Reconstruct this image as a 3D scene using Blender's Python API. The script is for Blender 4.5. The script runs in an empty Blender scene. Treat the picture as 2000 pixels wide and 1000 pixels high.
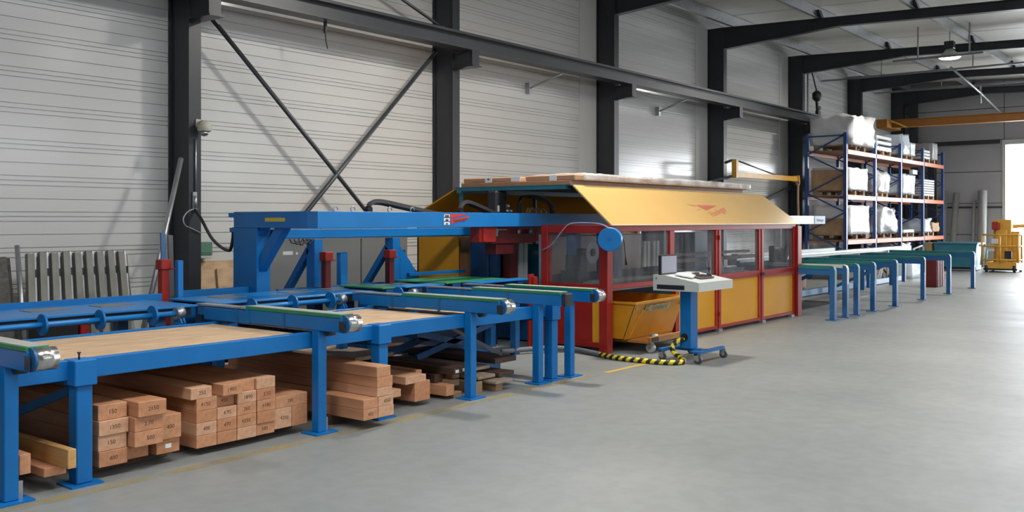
import bpy, bmesh, math, random
from mathutils import Vector, Matrix
random.seed(7)
SC = bpy.context.scene
COL = SC.collection
R = math.radians
# ---------------------------------------------------------------- camera, world, light, exposure
cd = bpy.data.cameras.new('camera'); cam = bpy.data.objects.new('camera', cd); COL.objects.link(cam)
cam.location = (0, 0, 1.6); cam.rotation_euler = (R(90), 0, R(38.4 - 90))
cd.sensor_width = 36; cd.sensor_fit = 'HORIZONTAL'; cd.lens = 1865 / 2000 * 36; cd.shift_y = -0.035
cd.clip_end = 300; cd.clip_start = 0.05
SC.camera = cam
SC.view_settings.view_transform = 'Standard'; SC.view_settings.look = 'None'
SC.view_settings.gamma = 1; SC.view_settings.use_curve_mapping = False
SC.view_settings.exposure = -0.22
w = bpy.data.worlds.new('sky'); SC.world = w; w.use_nodes = True
wn = w.node_tree.nodes; wl = w.node_tree.links
bg = wn['Background']; sky = wn.new('ShaderNodeTexSky'); sky.sky_type = 'HOSEK_WILKIE'; sky.turbidity = 6
sky.sun_direction = Vector((0.2, -0.75, 0.6)).normalized()
wmix = wn.new('ShaderNodeMix'); wmix.data_type = 'RGBA'; wmix.inputs[0].default_value = 0.75
wmix.inputs[7].default_value = (0.95, 1.0, 1.06, 1)
wl.new(sky.outputs[0], wmix.inputs[6]); wl.new(wmix.outputs[2], bg.inputs[0]); bg.inputs[1].default_value = 24.0

def area(name, loc, direction, sx, sy, power, col=(1, 1, 1), spread=180):
    l = bpy.data.lights.new(name, 'AREA'); l.shape = 'RECTANGLE'; l.size = sx; l.size_y = sy
    l.energy = power; l.color = col; l.spread = R(spread)
    o = bpy.data.objects.new(name, l); COL.objects.link(o); o.location = loc
    o.rotation_euler = Vector(direction).to_track_quat('-Z', 'Y').to_euler(); return o
# daylight: the sky itself through the gable doorway (portal only guides the sampling), plus added side and roof fill lights out of view
po = area('gable_door_portal', (36.55, 3.0, 2.1), (-1, 0, 0), 8.2, 4.2, 1, (1, 1, 1)); po.data.cycles.is_portal = True
for x, p in ((-1.0, 60), (6.0, 130), (13.0, 130), (20.0, 80)):
    area('window_band_daylight', (x, -9.85, 3.9), (0, 1, -0.12), 5.6, 2.0, p, (0.93, 0.97, 1.0))  # added fill for the front faces, set along the unseen right wall
ROOF_FILLS = [(x, y, p * q) for x, p in ((-0.6, 200), (4.3, 180), (9.15, 70), (14.0, 45), (18.9, 45), (23.9, 55), (28.9, 60)) for y, q in ((-4.4, 0.42), (2.85, 1.45))]  # added overhead fill lights, no roof opening is known here
for x, y, p in ROOF_FILLS:
    area('rooflight_daylight', (x, y, 6.26 - 0.035 * (10.4 - y)), (0, 0, -1), 3.4, 1.4, p, (0.98, 0.99, 1.0))

# ---------------------------------------------------------------- materials
MATS = {}
def mat(name, col, rough=0.5, metal=0.0, var=0.0, vscale=6.0, col2=None, bump=0.0, bscale=40.0, coat=0.0, stretch=(1, 1, 1), spec=0.5, detail=4.0, rvar=0.0):
    m = bpy.data.materials.new(name); m.use_nodes = True
    nt = m.node_tree; b = nt.nodes['Principled BSDF']
    b.inputs['Roughness'].default_value = rough; b.inputs['Metallic'].default_value = metal
    b.inputs['Coat Weight'].default_value = coat; b.inputs['Specular IOR Level'].default_value = spec
    b.inputs['Base Color'].default_value = (*col, 1)
    tc = nt.nodes.new('ShaderNodeTexCoord'); mp = nt.nodes.new('ShaderNodeMapping'); mp.inputs['Scale'].default_value = stretch
    nt.links.new(tc.outputs['Object'], mp.inputs[0])
    n = nt.nodes.new('ShaderNodeTexNoise'); n.inputs['Scale'].default_value = vscale; n.inputs['Detail'].default_value = detail
    nt.links.new(mp.outputs[0], n.inputs['Vector'])
    c2 = col2 if col2 else tuple(max(0, c * (1 - var)) for c in col)
    if col2 or var:
        r = nt.nodes.new('ShaderNodeValToRGB'); r.color_ramp.elements[0].position = 0.35; r.color_ramp.elements[1].position = 0.65
        r.color_ramp.elements[0].color = (*c2, 1); r.color_ramp.elements[1].color = (*col, 1)
        nt.links.new(n.outputs[0], r.inputs[0]); nt.links.new(r.outputs[0], b.inputs['Base Color'])
    if rvar:
        mr = nt.nodes.new('ShaderNodeMapRange'); mr.inputs[3].default_value = rough - rvar; mr.inputs[4].default_value = rough + rvar
        nt.links.new(n.outputs[0], mr.inputs[0]); nt.links.new(mr.outputs[0], b.inputs['Roughness'])
    if bump:
        n2 = nt.nodes.new('ShaderNodeTexNoise'); n2.inputs['Scale'].default_value = bscale
        nt.links.new(mp.outputs[0], n2.inputs['Vector'])
        bp = nt.nodes.new('ShaderNodeBump'); bp.inputs['Strength'].default_value = bump; bp.inputs['Distance'].default_value = 0.02
        nt.links.new(n2.outputs[0], bp.inputs['Height']); nt.links.new(bp.outputs[0], b.inputs['Normal'])
    MATS[name] = m; return m
def emis(name, col, s):
    m = bpy.data.materials.new(name); m.use_nodes = True; b = m.node_tree.nodes['Principled BSDF']
    b.inputs['Base Color'].default_value = (*col, 1); b.inputs['Emission Color'].default_value = (*col, 1); b.inputs['Emission Strength'].default_value = s
    MATS[name] = m; return m
def pane_mat(name, haze, col=(0.62, 0.62, 0.62), rough=0.12, st=(5, 5, 0.8)):
    m = bpy.data.materials.new(name); m.use_nodes = True; nt = m.node_tree; b = nt.nodes['Principled BSDF']
    b.inputs['Base Color'].default_value = (*col, 1); b.inputs['Roughness'].default_value = rough
    out = nt.nodes['Material Output']; t = nt.nodes.new('ShaderNodeBsdfTransparent'); mx = nt.nodes.new('ShaderNodeMixShader')
    t.inputs[0].default_value = (0.9, 0.91, 0.92, 1)
    tc = nt.nodes.new('ShaderNodeTexCoord'); mp = nt.nodes.new('ShaderNodeMapping'); mp.inputs['Scale'].default_value = st
    n = nt.nodes.new('ShaderNodeTexNoise'); n.inputs['Scale'].default_value = 1.6; n.inputs['Detail'].default_value = 5
    mr = nt.nodes.new('ShaderNodeMapRange'); mr.inputs[1].default_value = 0.35; mr.inputs[2].default_value = 0.7
    mr.inputs[3].default_value = haze * 0.55; mr.inputs[4].default_value = min(1, haze * 1.6)
    nt.links.new(tc.outputs['Object'], mp.inputs[0]); nt.links.new(mp.outputs[0], n.inputs['Vector']); nt.links.new(n.outputs[0], mr.inputs[0])
    nt.links.new(mr.outputs[0], mx.inputs[0]); nt.links.new(t.outputs[0], mx.inputs[1]); nt.links.new(b.outputs[0], mx.inputs[2])
    nt.links.new(mx.outputs[0], out.inputs[0]); MATS[name] = m; return m

BLUE = mat('blue_paint', (0.005, 0.150, 0.440), 0.36, var=0.12, vscale=3, spec=0.35)
BLUEL = mat('light_blue_paint', (0.008, 0.185, 0.52), 0.35, var=0.1, vscale=3)
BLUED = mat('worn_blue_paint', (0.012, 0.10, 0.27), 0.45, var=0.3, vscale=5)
RACKB = mat('rack_blue_paint', (0.02, 0.06, 0.22), 0.4, var=0.1)
TEAL = mat('teal_paint', (0.02, 0.16, 0.22), 0.4, var=0.2)
RED = mat('red_paint', (0.34, 0.016, 0.010), 0.42, var=0.15, vscale=4)
DRED = mat('dark_red_paint', (0.16, 0.012, 0.012), 0.5, var=0.25)
YEL = mat('yellow_sheet', (0.70, 0.33, 0.022), 0.45, var=0.06, vscale=2, spec=0.25)
HOOD = mat('hood_yellow_sheet', (0.60, 0.38, 0.13), 0.28, var=0.04, vscale=2, coat=0.5, bump=0.06, bscale=3)  # pale reflection on the hood is mixed into this yellow
YELB = mat('skip_yellow_paint', (0.62, 0.26, 0.012), 0.42, var=0.2, vscale=3)
YELC = mat('crane_yellow_paint', (0.62, 0.33, 0.04), 0.45, var=0.1)
ORA = mat('crane_orange_paint', (0.42, 0.17, 0.03), 0.5, var=0.12)
ORAB = mat('rack_beam_orange', (0.55, 0.15, 0.06), 0.4, var=0.1)
DARK = mat('dark_steel', (0.027, 0.031, 0.039), 0.40, var=0.2, vscale=2)
DARKF = mat('crane_rail_steel', (0.045, 0.050, 0.058), 0.4, var=0.15, vscale=2)
BLACK = mat('black_rubber', (0.012, 0.012, 0.013), 0.5)
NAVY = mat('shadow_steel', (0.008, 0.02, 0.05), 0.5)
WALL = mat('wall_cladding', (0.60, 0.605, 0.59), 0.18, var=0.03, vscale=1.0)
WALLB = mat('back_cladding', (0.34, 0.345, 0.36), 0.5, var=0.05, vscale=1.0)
ROOF = mat('roof_sheet', (0.62, 0.60, 0.55), 0.45, var=0.05, vscale=1.2)
GALV = mat('galvanised_steel', (0.42, 0.44, 0.46), 0.35, 0.7, var=0.15, vscale=8)
SILV = mat('bright_steel', (0.62, 0.62, 0.60), 0.22, 0.9, var=0.35, vscale=22)
GREY = mat('grey_sheet', (0.17, 0.175, 0.17), 0.42, var=0.08, vscale=2)
GREYL = mat('light_grey_enamel', (0.52, 0.54, 0.51), 0.4, var=0.05)
PROF = mat('weathered_zinc', (0.23, 0.23, 0.205), 0.6, var=0.35, vscale=7, stretch=(1, 1, 0.25))
GREEN = mat('green_belt', (0.02, 0.21, 0.085), 0.5, var=0.15)
GRBOX = mat('green_plastic', (0.10, 0.22, 0.16), 0.5)
OSB = mat('chip_board', (0.61, 0.425, 0.265), 0.7, col2=(0.47, 0.31, 0.18), vscale=9, stretch=(0.5, 1.6, 1), detail=8, bump=0.1, bscale=60)
WOOD = [mat('planed_timber_%s' % s, c, 0.6, col2=c2, vscale=5, stretch=(6, 0.35, 6), bump=0.05, bscale=30) for s, c, c2 in (
    ('rose', (0.53, 0.245, 0.125), (0.43, 0.185, 0.088)), ('warm', (0.57, 0.285, 0.15), (0.46, 0.21, 0.10)), ('pale', (0.62, 0.36, 0.22), (0.52, 0.28, 0.16)))]
PINE = mat('yellow_pine', (0.62, 0.37, 0.15), 0.6, col2=(0.50, 0.27, 0.09), vscale=4, stretch=(6, 0.35, 6))
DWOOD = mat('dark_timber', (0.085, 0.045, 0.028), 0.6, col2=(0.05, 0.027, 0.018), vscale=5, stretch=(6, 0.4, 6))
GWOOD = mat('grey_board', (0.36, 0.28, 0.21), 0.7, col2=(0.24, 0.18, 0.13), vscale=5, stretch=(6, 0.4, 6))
PALLET = mat('pallet_wood', (0.42, 0.27, 0.15), 0.75, col2=(0.30, 0.18, 0.10), vscale=4)
CARD = mat('cardboard', (0.46, 0.26, 0.155), 0.6, var=0.1, vscale=3)
FILM = pane_mat('clear_film', 0.5, (0.72, 0.70, 0.68), 0.2, (1.5, 1.5, 1.5))
PANE = pane_mat('dusty_plexiglass', 0.13, (0.40, 0.41, 0.43), 0.08)
SHEET = mat('white_tarpaulin', (0.62, 0.62, 0.63), 0.35, var=0.05, bump=0.5, bscale=3.5)
TARPG = mat('grey_tarpaulin', (0.30, 0.30, 0.31), 0.35, var=0.1, bump=0.5, bscale=3.5)
BTARP = mat('bluish_film', (0.62, 0.70, 0.78), 0.25, var=0.1, bump=0.5, bscale=4)
WHITE = mat('white_paper', (0.80, 0.80, 0.78), 0.6)
INK = mat('black_marker', (0.10, 0.055, 0.035), 0.8)
LOGO = mat('logo_red', (0.52, 0.05, 0.04), 0.45)
SCREEN = mat('screen_glass', (0.36, 0.37, 0.44), 0.25)
BLACKP = mat('black_panel', (0.02, 0.02, 0.024), 0.3)
YSTR = mat('hose_yellow', (0.75, 0.60, 0.03), 0.45)
BRASS = mat('copper_wire', (0.42, 0.22, 0.10), 0.4, 0.5)
CREAM = mat('cream_plastic', (0.45, 0.42, 0.34), 0.45)
LAMPM = emis('lamp_glow', (1.0, 0.93, 0.82), 14)
FILLGLOW = emis('rooflight_glow', (0.95, 0.98, 1.0), 1.4)  # glow of the sheets added beside the wall and roof fills
PLATE = mat('checker_plate', (0.20, 0.19, 0.16), 0.5, 0.4, var=0.3, vscale=5)

# ---------------------------------------------------------------- mesh collector
class MB:
    def __init__(s, org=(0, 0, 0)): s.v = []; s.f = []; s.mi = []; s.o = Vector(org); s.sm = []
    def add(s, vs, fs, mi=0, smooth=False):
        b = len(s.v); s.v += [Vector(p) for p in vs]
        for f in fs: s.f.append([b + i for i in f]); s.mi.append(mi); s.sm.append(smooth)
        return s
    def box(s, x0, x1, y0, y1, z0, z1, bev=0.0, mi=0, M=None):
        if bev > 0:
            bm = bmesh.new(); bmesh.ops.create_cube(bm, size=1)
            for v in bm.verts: v.co = Vector(((x0 + x1) / 2 + v.co.x * (x1 - x0), (y0 + y1) / 2 + v.co.y * (y1 - y0), (z0 + z1) / 2 + v.co.z * (z1 - z0)))
            bmesh.ops.bevel(bm, geom=bm.edges[:], offset=bev, segments=1, affect='EDGES')
            vs = [v.co.copy() for v in bm.verts]; fs = [[v.index for v in f.verts] for f in bm.faces]; bm.free()
        else:
            vs = [Vector((x, y, z)) for z in (z0, z1) for y in (y0, y1) for x in (x0, x1)]
            fs = [(0, 2, 3, 1), (4, 5, 7, 6), (0, 1, 5, 4), (2, 6, 7, 3), (0, 4, 6, 2), (1, 3, 7, 5)]
        if M: vs = [M @ v for v in vs]
        return s.add(vs, fs, mi)
    def prism(s, poly, axis, a, b, mi=0):
        """poly: list of 2-D points in the plane across 'axis' (x: (y,z), y: (x,z), z: (x,y))."""
        n = len(poly)
        def P(p, t): return {'x': (t, p[0], p[1]), 'y': (p[0], t, p[1]), 'z': (p[0], p[1], t)}[axis]
        vs = [P(p, a) for p in poly] + [P(p, b) for p in poly]
        fs = [list(range(n))[::-1], list(range(n, 2 * n))] + [(i, (i + 1) % n, n + (i + 1) % n, n + i) for i in range(n)]
        return s.add(vs, fs, mi)
    def bar(s, p, q, wx, wy, mi=0, up=(0, 0, 1)):
        """rectangular bar from p to q"""
        p = Vector(p); q = Vector(q); d = (q - p); L = d.length; d.normalize(); u = Vector(up)
        if abs(d.dot(u)) > 0.98: u = Vector((0, 1, 0))
        a = d.cross(u).normalized(); b = a.cross(d).normalized()
        vs = [c + a * sx * wx / 2 + b * sy * wy / 2 for c in (p, q) for sx, sy in ((-1, -1), (1, -1), (1, 1), (-1, 1))]
        return s.add(vs, [(3, 2, 1, 0), (4, 5, 6, 7), (0, 1, 5, 4), (1, 2, 6, 5), (2, 3, 7, 6), (3, 0, 4, 7)], mi)
    def tube(s, pts, r, n=10, mi=0, stripe=0, cap=True):
        pts = [Vector(p) for p in pts]; rings = []; prev = None
        for i, p in enumerate(pts):
            t = (pts[min(i + 1, len(pts) - 1)] - pts[max(i - 1, 0)]).normalized()
            if prev is None:
                u = Vector((0, 0, 1)) if abs(t.z) < 0.9 else Vector((1, 0, 0)); a = t.cross(u).normalized()
            else: a = (prev - t * prev.dot(t)).normalized()
            prev = a; b = t.cross(a)
            rr = r[i] if isinstance(r, (list, tuple)) else r
            rings.append([p + (a * math.cos(2 * math.pi * k / n) + b * math.sin(2 * math.pi * k / n)) * rr for k in range(n)])
        base = len(s.v)
        for g in rings: s.v += g
        for i in range(len(rings) - 1):
            for k in range(n):
                k2 = (k + 1) % n
                s.f.append([base + i * n + k, base + i * n + k2, base + (i + 1) * n + k2, base + (i + 1) * n + k])
                s.mi.append(mi if not stripe else (int((i + 2.0 * stripe * k / n) // stripe) % 2)); s.sm.append(True)
        if cap:
            s.f.append([base + k for k in range(n)][::-1]); s.mi.append(mi); s.sm.append(False)
            s.f.append([base + (len(rings) - 1) * n + k for k in range(n)]); s.mi.append(mi); s.sm.append(False)
        return s
    def cyl(s, p, q, r, n=16, mi=0): return s.tube([p, q], r, n, mi)
    def done(s, name, m, parent=None, label=None, kind=None):
        me = bpy.data.meshes.new(name)
        me.from_pydata([tuple(v - s.o) for v in s.v], [], s.f)
        for mm in (m if isinstance(m, (list, tuple)) else [m]): me.materials.append(mm)
        me.polygons.foreach_set('material_index', s.mi); me.polygons.foreach_set('use_smooth', s.sm)
        bm = bmesh.new(); bm.from_mesh(me); bmesh.ops.recalc_face_normals(bm, faces=bm.faces[:]); bm.to_mesh(me); bm.free()
        me.update()
        o = bpy.data.objects.new(name, me); COL.objects.link(o)
        if parent is not None: o.parent = parent
        else: o.location = s.o
        if label: o['label'] = label
        if kind: o['kind'] = kind
        return o
def smoothline(pts, k=6):
    """Catmull-Rom through pts"""
    P = [Vector(p) for p in pts]; P = [2 * P[0] - P[1]] + P + [2 * P[-1] - P[-2]]; out = []
    for i in range(1, len(P) - 2):
        a, b, c, d = P[i - 1], P[i], P[i + 1], P[i + 2]
        for j in range(k):
            t = j / k
            out.append(0.5 * ((2 * b) + (c - a) * t + (2 * a - 5 * b + 4 * c - d) * t * t + (3 * b - a - 3 * c + d) * t ** 3))
    out.append(P[-2]); return out
SEEN = {}
def tag(o, label, cat, group=None):
    o['label'] = label; o['category'] = cat
    if group: o['group'] = group
    if label in SEEN: print('DUP LABEL', label)
    SEEN[label] = 1
    return o
def T(name, label, cat, loc, group=None):
    o = bpy.data.objects.new(name, None); COL.objects.link(o); o.location = loc; o.empty_display_size = 0.1
    tag(o, label, cat, group)
    return o
def on(t): return MB(t.location)
def S(m, name, mt, label, cat, group=None): return tag(m.done(name, mt), label, cat, group)
def struct(m, name, mt, parent=None):
    o = m.done(name, mt, parent)
    if parent is None: o['kind'] = 'structure'
    return o
def writing(txt, size, M, mt, name, parent, org, extrude=0.0008):
    cu = bpy.data.curves.new('txt', 'FONT'); cu.body = txt; cu.size = size; cu.align_x = 'CENTER'; cu.align_y = 'CENTER'; cu.extrude = extrude
    cu.resolution_u = 2
    ob = bpy.data.objects.new('txt', cu); COL.objects.link(ob); bpy.context.view_layer.update()
    me = bpy.data.meshes.new_from_object(ob.evaluated_get(bpy.context.evaluated_depsgraph_get()))
    bpy.data.objects.remove(ob); bpy.data.curves.remove(cu)
    me.transform(Matrix.Translation(-Vector(org)) @ M); me.materials.clear(); me.materials.append(mt)
    o = bpy.data.objects.new(name, me); COL.objects.link(o); o.parent = parent
    return o
def frame(loc, xdir, ydir):
    x = Vector(xdir).normalized(); y = Vector(ydir).normalized(); z = x.cross(y)
    M = Matrix((x, y, z)).transposed().to_4x4(); M.translation = Vector(loc); return M
FRONT = lambda x, y, z: frame((x, y, z), (1, 0, 0), (0, 0, 1))       # reads from the -Y side
def copy_tree(o, parent=None, loc=None):
    c = o.copy(); COL.objects.link(c)
    if parent: c.parent = parent
    if loc: c.location = loc
    for ch in list(o.children): copy_tree(ch, c)
    return c
ORD = ['topmost', 'second', 'third', 'fourth', 'fifth', 'sixth']
# ---------------------------------------------------------------- setting
def floor_mat():
    m = bpy.data.materials.new('power_floated_concrete'); m.use_nodes = True; nt = m.node_tree; b = nt.nodes['Principled BSDF']
    tc = nt.nodes.new('ShaderNodeTexCoord')
    def noise(sc, det, st=(1, 1, 1)):
        mp = nt.nodes.new('ShaderNodeMapping'); mp.inputs['Scale'].default_value = st; nt.links.new(tc.outputs['Object'], mp.inputs[0])
        n = nt.nodes.new('ShaderNodeTexNoise'); n.inputs['Scale'].default_value = sc; n.inputs['Detail'].default_value = det
        nt.links.new(mp.outputs[0], n.inputs['Vector']); return n
    n1 = noise(0.45, 7); n2 = noise(7, 6); n3 = noise(1.3, 5, (1, 0.35, 1))
    r = nt.nodes.new('ShaderNodeValToRGB'); r.color_ramp.elements[0].position = 0.3; r.color_ramp.elements[1].position = 0.72
    r.color_ramp.elements[0].color = (0.200, 0.214, 0.206, 1); r.color_ramp.elements[1].color = (0.256, 0.266, 0.258, 1)
    nt.links.new(n1.outputs[0], r.inputs[0])
    mx = nt.nodes.new('ShaderNodeMix'); mx.data_type = 'RGBA'; mx.blend_type = 'MULTIPLY'; mx.inputs[0].default_value = 0.35
    r2 = nt.nodes.new('ShaderNodeValToRGB'); r2.color_ramp.elements[0].position = 0.38; r2.color_ramp.elements[1].position = 0.6
    r2.color_ramp.elements[0].color = (0.72, 0.73, 0.70, 1); r2.color_ramp.elements[1].color = (1, 1, 1, 1)
    nt.links.new(n2.outputs[0], r2.inputs[0]); nt.links.new(r.outputs[0], mx.inputs[6]); nt.links.new(r2.outputs[0], mx.inputs[7])
    nt.links.new(mx.outputs[2], b.inputs['Base Color'])
    mr = nt.nodes.new('ShaderNodeMapRange'); mr.inputs[3].default_value = 0.36; mr.inputs[4].default_value = 0.58
    nt.links.new(n3.outputs[0], mr.inputs[0]); nt.links.new(mr.outputs[0], b.inputs['Roughness'])
    return m
m = MB(); m.box(-8, 36.6, -10, 10.9, -0.2, 0); struct(m, 'floor', floor_mat())
YARD = mat('yard_concrete', (0.55, 0.55, 0.53), 0.8, var=0.1)
m = MB(); m.box(36.6, 80, -30, 40, -0.25, -0.05); o = struct(m, 'ground_yard', YARD)

m = MB(); m.box(-8, 36.6, 10.90, 11.05, 0, 6.75); wl_ = struct(m, 'wall_left', NAVY)
CX = [-3.1, 1.85, 6.73, 11.57, 16.46, 21.42, 26.44, 31.4, 36.2]          # left faces of the columns
# one tray of wall cladding: rib lines recessed into the face, extruded one metre along X, scaled to the bay
def tray(h=0.4):
    d = 0.016
    prof = [(0, 0.0)]
    for z0, z1 in ((0.0, 0.010), (0.055, 0.064), (0.108, 0.116), (0.255, 0.262)):
        prof += [(-0, z0), (d, z0 + 0.001), (d, z1), (0, z1 + 0.001)] if z0 > 0 else [(d, z0), (d, z1), (0, z1 + 0.001)]
    prof = prof[1:]
    prof += [(0, h), (0.05, h), (0.05, 0)]
    mb = MB()
    n = len(prof)
    vs = [(0, y, z) for y, z in prof] + [(1, y, z) for y, z in prof]
    fs = [(i, (i + 1) % n, n + (i + 1) % n, n + i) for i in range(n)]
    mb.add(vs, fs); return mb
proto = tray().done('cladding_panel', WALL, wl_)
first = True
bays = [(-8.0, CX[0])] + [(CX[i], CX[i + 1]) for i in range(8)]
for a, b in bays:
    for k in range(17):
        o = proto if first else proto.copy()
        if not first: COL.objects.link(o)
        first = False
        o.parent = wl_; o.location = (a + 0.012, 10.84, k * 0.4 - 0.02); o.scale = (b - a - 0.024, 1, 1)
# gable wall with its doorway
m = MB()
m.box(36.4, 36.6, 7.12, 10.9, 0, 6.75); m.box(36.4, 36.6, -10, -1.0, 0, 6.75); m.box(36.4, 36.6, -1.0, 7.12, 4.2, 6.75)
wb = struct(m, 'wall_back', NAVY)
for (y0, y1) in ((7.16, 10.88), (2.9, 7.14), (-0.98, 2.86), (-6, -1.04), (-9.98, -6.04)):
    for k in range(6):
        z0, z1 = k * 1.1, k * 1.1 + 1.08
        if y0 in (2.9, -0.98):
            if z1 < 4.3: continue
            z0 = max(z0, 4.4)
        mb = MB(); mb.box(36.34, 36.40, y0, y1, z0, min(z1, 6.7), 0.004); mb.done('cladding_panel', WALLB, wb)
m = MB(); m.box(36.28, 36.36, 7.10, 7.2, 0, 4.2); struct(m, 'trim_1', GREYL)
m = MB(); m.box(36.26, 36.36, -1.0, 7.2, 4.2, 4.36); struct(m, 'trim_2', GREYL)
m = MB(); m.box(36.30, 36.38, -0.95, 7.08, 3.62, 4.18)
for k in range(5): m.box(36.28, 36.30, -0.95, 7.08, 3.66 + k * 0.1, 3.74 + k * 0.1)
# side and rear walls
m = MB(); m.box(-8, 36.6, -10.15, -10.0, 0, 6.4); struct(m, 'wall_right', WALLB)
for i, x in enumerate((-1.0, 6.0, 13.0, 20.0)):
    m = MB(); m.box(x - 2.9, x + 2.9, -10.0, -9.96, 2.8, 5.0); m.done('window_%d' % (i + 1), FILLGLOW)['kind'] = 'structure'  # glowing sheets added behind the side fills, never in view
m = MB(); m.box(-8.15, -8.0, -10, 10.9, 0, 6.75); struct(m, 'wall_front', WALLB)

def zr(y): return 6.29 - 0.035 * (10.4 - y)        # top of the rafters
m = MB(); m.prism([(-10.1, zr(-10.1) + 0.34), (11.05, zr(11.05) + 0.34), (11.05, zr(11.05) + 0.44), (-10.1, zr(-10.1) + 0.44)], 'x', -8.1, 36.6)
ce = struct(m, 'ceiling', NAVY)
k = 0; x = -8.0
while x < 36.0:
    x1 = min(x + 2.46, 36.35); mb = MB()
    y0, y1 = -9.95, 10.85
    prof = []
    for j, (dx, dz) in enumerate(((0.0, 0.05), (0.012, 0.0), (0.8, 0.0), (0.82, 0.003), (0.88, 0.003), (0.90, 0.0), (1.6, 0.0), (1.62, 0.003), (1.68, 0.003), (1.70, 0.0), (2.43, 0.0), (2.442, 0.05))):
        prof.append((x + min(dx, x1 - x), dz))
    n = len(prof)
    vs = [(px, y, zr(y) + 0.285 + dz) for y in (y0, y1) for px, dz in prof]
    mb.add(vs, [(i, i + 1, n + i + 1, n + i) for i in range(n - 1)]); mb.done('roof_panel', ROOF, ce); x += 2.46
for x, y, p in ROOF_FILLS:
    mb = MB(); mb.box(x - 1.75, x + 1.75, y - 0.75, y + 0.75, zr(y) + 0.24, zr(y) + 0.27); mb.done('rooflight_panel', FILLGLOW, ce)  # glowing panels added above the roof fills, out of view
# purlins
for i, y in enumerate((10.2, 8.1, 6.0, 3.9, 1.8, -0.3, -2.4, -4.5, -6.6, -8.7)):
    m = MB((-8, y, zr(y))); z = zr(y) + 0.002
    m.prism([(y - 0.06, z), (y + 0.012, z), (y + 0.012, z + 0.255), (y + 0.07, z + 0.255), (y + 0.07, z + 0.272), (y - 0.004, z + 0.272), (y - 0.004, z + 0.016), (y - 0.06, z + 0.016)], 'x', -7.9, 36.2)
    names = ['running closest to the left cladding wall', 'second out from the left cladding wall', 'third out from the left cladding wall, over the glowing lamp', 'fourth out from the cladding wall, at the top right', 'fifth out from the cladding wall', 'sixth out from the cladding wall', 'seventh out from the cladding wall', 'eighth out from the cladding wall', 'ninth out from the cladding wall', 'tenth out from the cladding wall']
    S(m, 'roof_purlin', GALV, 'galvanised steel roof purlin ' + names[i], 'purlin', 'roof purlins')
# columns and rafters
cdesc = ['far behind the camera', 'left of the leaning zinc posts', 'carrying the dome camera and the loose cable', 'behind the front end of the hood', 'behind the middle of the wrapped packs', 'beside the yellow jib arm', 'just before the tall pallet rack', 'behind the pallet rack', 'in the far corner of the hall']
for i, x in enumerate(CX):
    t = T('steel_column', 'dark grey steel column ' + cdesc[i], 'column', (x + 0.08, 10.6, 0), 'steel columns along the left wall')
    dx = 0 if i < 8 else -0.2
    m = on(t); x0, x1 = x + dx, x + dx + 0.17
    m.box(x0, x1, 10.4, 10.416, 0, 6.3); m.box(x0, x1, 10.815, 10.832, 0, 6.3); m.box(x0 + 0.03, x0 + 0.045, 10.416, 10.815, 0, 6.3)
    m.done('shaft', DARK, t)
    m = on(t); m.box(x0 - 0.05, x1 + 0.05, 10.34, 10.832, 0, 0.025); m.done('base_plate', DARK, t)
    if 0 < i < 8:
        m = on(t); z = 4.325
        m.box(x0 + 0.0, x1, 9.98, 10.4, z - 0.02, z); m.box(x0, x1, 9.98, 9.995, z - 0.24, z - 0.02)
        m.prism([(9.995, z - 0.02), (10.4, z - 0.02), (10.4, z - 0.30), (9.995, z - 0.24)], 'x', x0 + 0.02, x0 + 0.05); m.box(x0 - 0.01, x1 + 0.03, 9.95, 10.4, z - 0.26, z - 0.24)
        m.done('corbel', DARK, t)
    if i in (2, 3, 4, 5):
        m = on(t); m.box(x1 + 0.02, x1 + 0.07, 10.74, 10.83, 0, 6.2); m.done('cover_strip', GALV, t)
    # rafter
    h = 0.21
    t = T('roof_rafter', 'dark steel roof rafter springing from the column ' + cdesc[i], 'rafter', (x + 0.08, 10.4, 5.5), 'roof rafters')
    m = on(t); Y0 = 10.4; prof = [(Y0, zr(Y0)), (-9.95, zr(-9.95)), (-9.95, zr(-9.95) - h), (7.6, zr(7.6) - h), (Y0, zr(Y0) - 0.52)]
    m.prism(prof, 'x', x0 + 0.05, x0 + 0.065)
    for off in (0.0,):
        m.prism([(Y0, zr(Y0)), (-9.95, zr(-9.95)), (-9.95, zr(-9.95) - .014), (Y0, zr(Y0) - .014)], 'x', x0, x1)
        m.prism([(7.6, zr(7.6) - h), (-9.95, zr(-9.95) - h), (-9.95, zr(-9.95) - h + .014), (7.6, zr(7.6) - h + .014)], 'x', x0, x1)
        m.prism([(Y0, zr(Y0) - .52), (7.6, zr(7.6) - h), (7.6, zr(7.6) - h + .014), (Y0, zr(Y0) - .5)], 'x', x0, x1)
    m.done('web', DARK, t)
    if i > 3:
        for y in (8.1, 6.0, 3.9):
            m = on(t); m.prism([(y - 0.12, zr(y)), (y + 0.01, zr(y)), (y - 0.01, zr(y) + 0.2), (y - 0.05, zr(y) + 0.2)], 'x', x0 + 0.0, x1 + 0.0); m.done('purlin_cleat', DARK, t)
# crane runway rail on the corbels
m = MB((10, 10.12, 4.33)); a, b = -7.5, 31.3
m.box(a, b, 9.99, 10.25, 4.33, 4.348); m.box(a, b, 9.99, 10.25, 4.552, 4.57); m.box(a, b, 10.115, 10.13, 4.348, 4.552); m.box(a, b, 10.095, 10.15, 4.57, 4.62)
S(m, 'crane_runway_beam', DARKF, 'long dark steel crane runway beam carried on the column corbels', 'beam')
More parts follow.
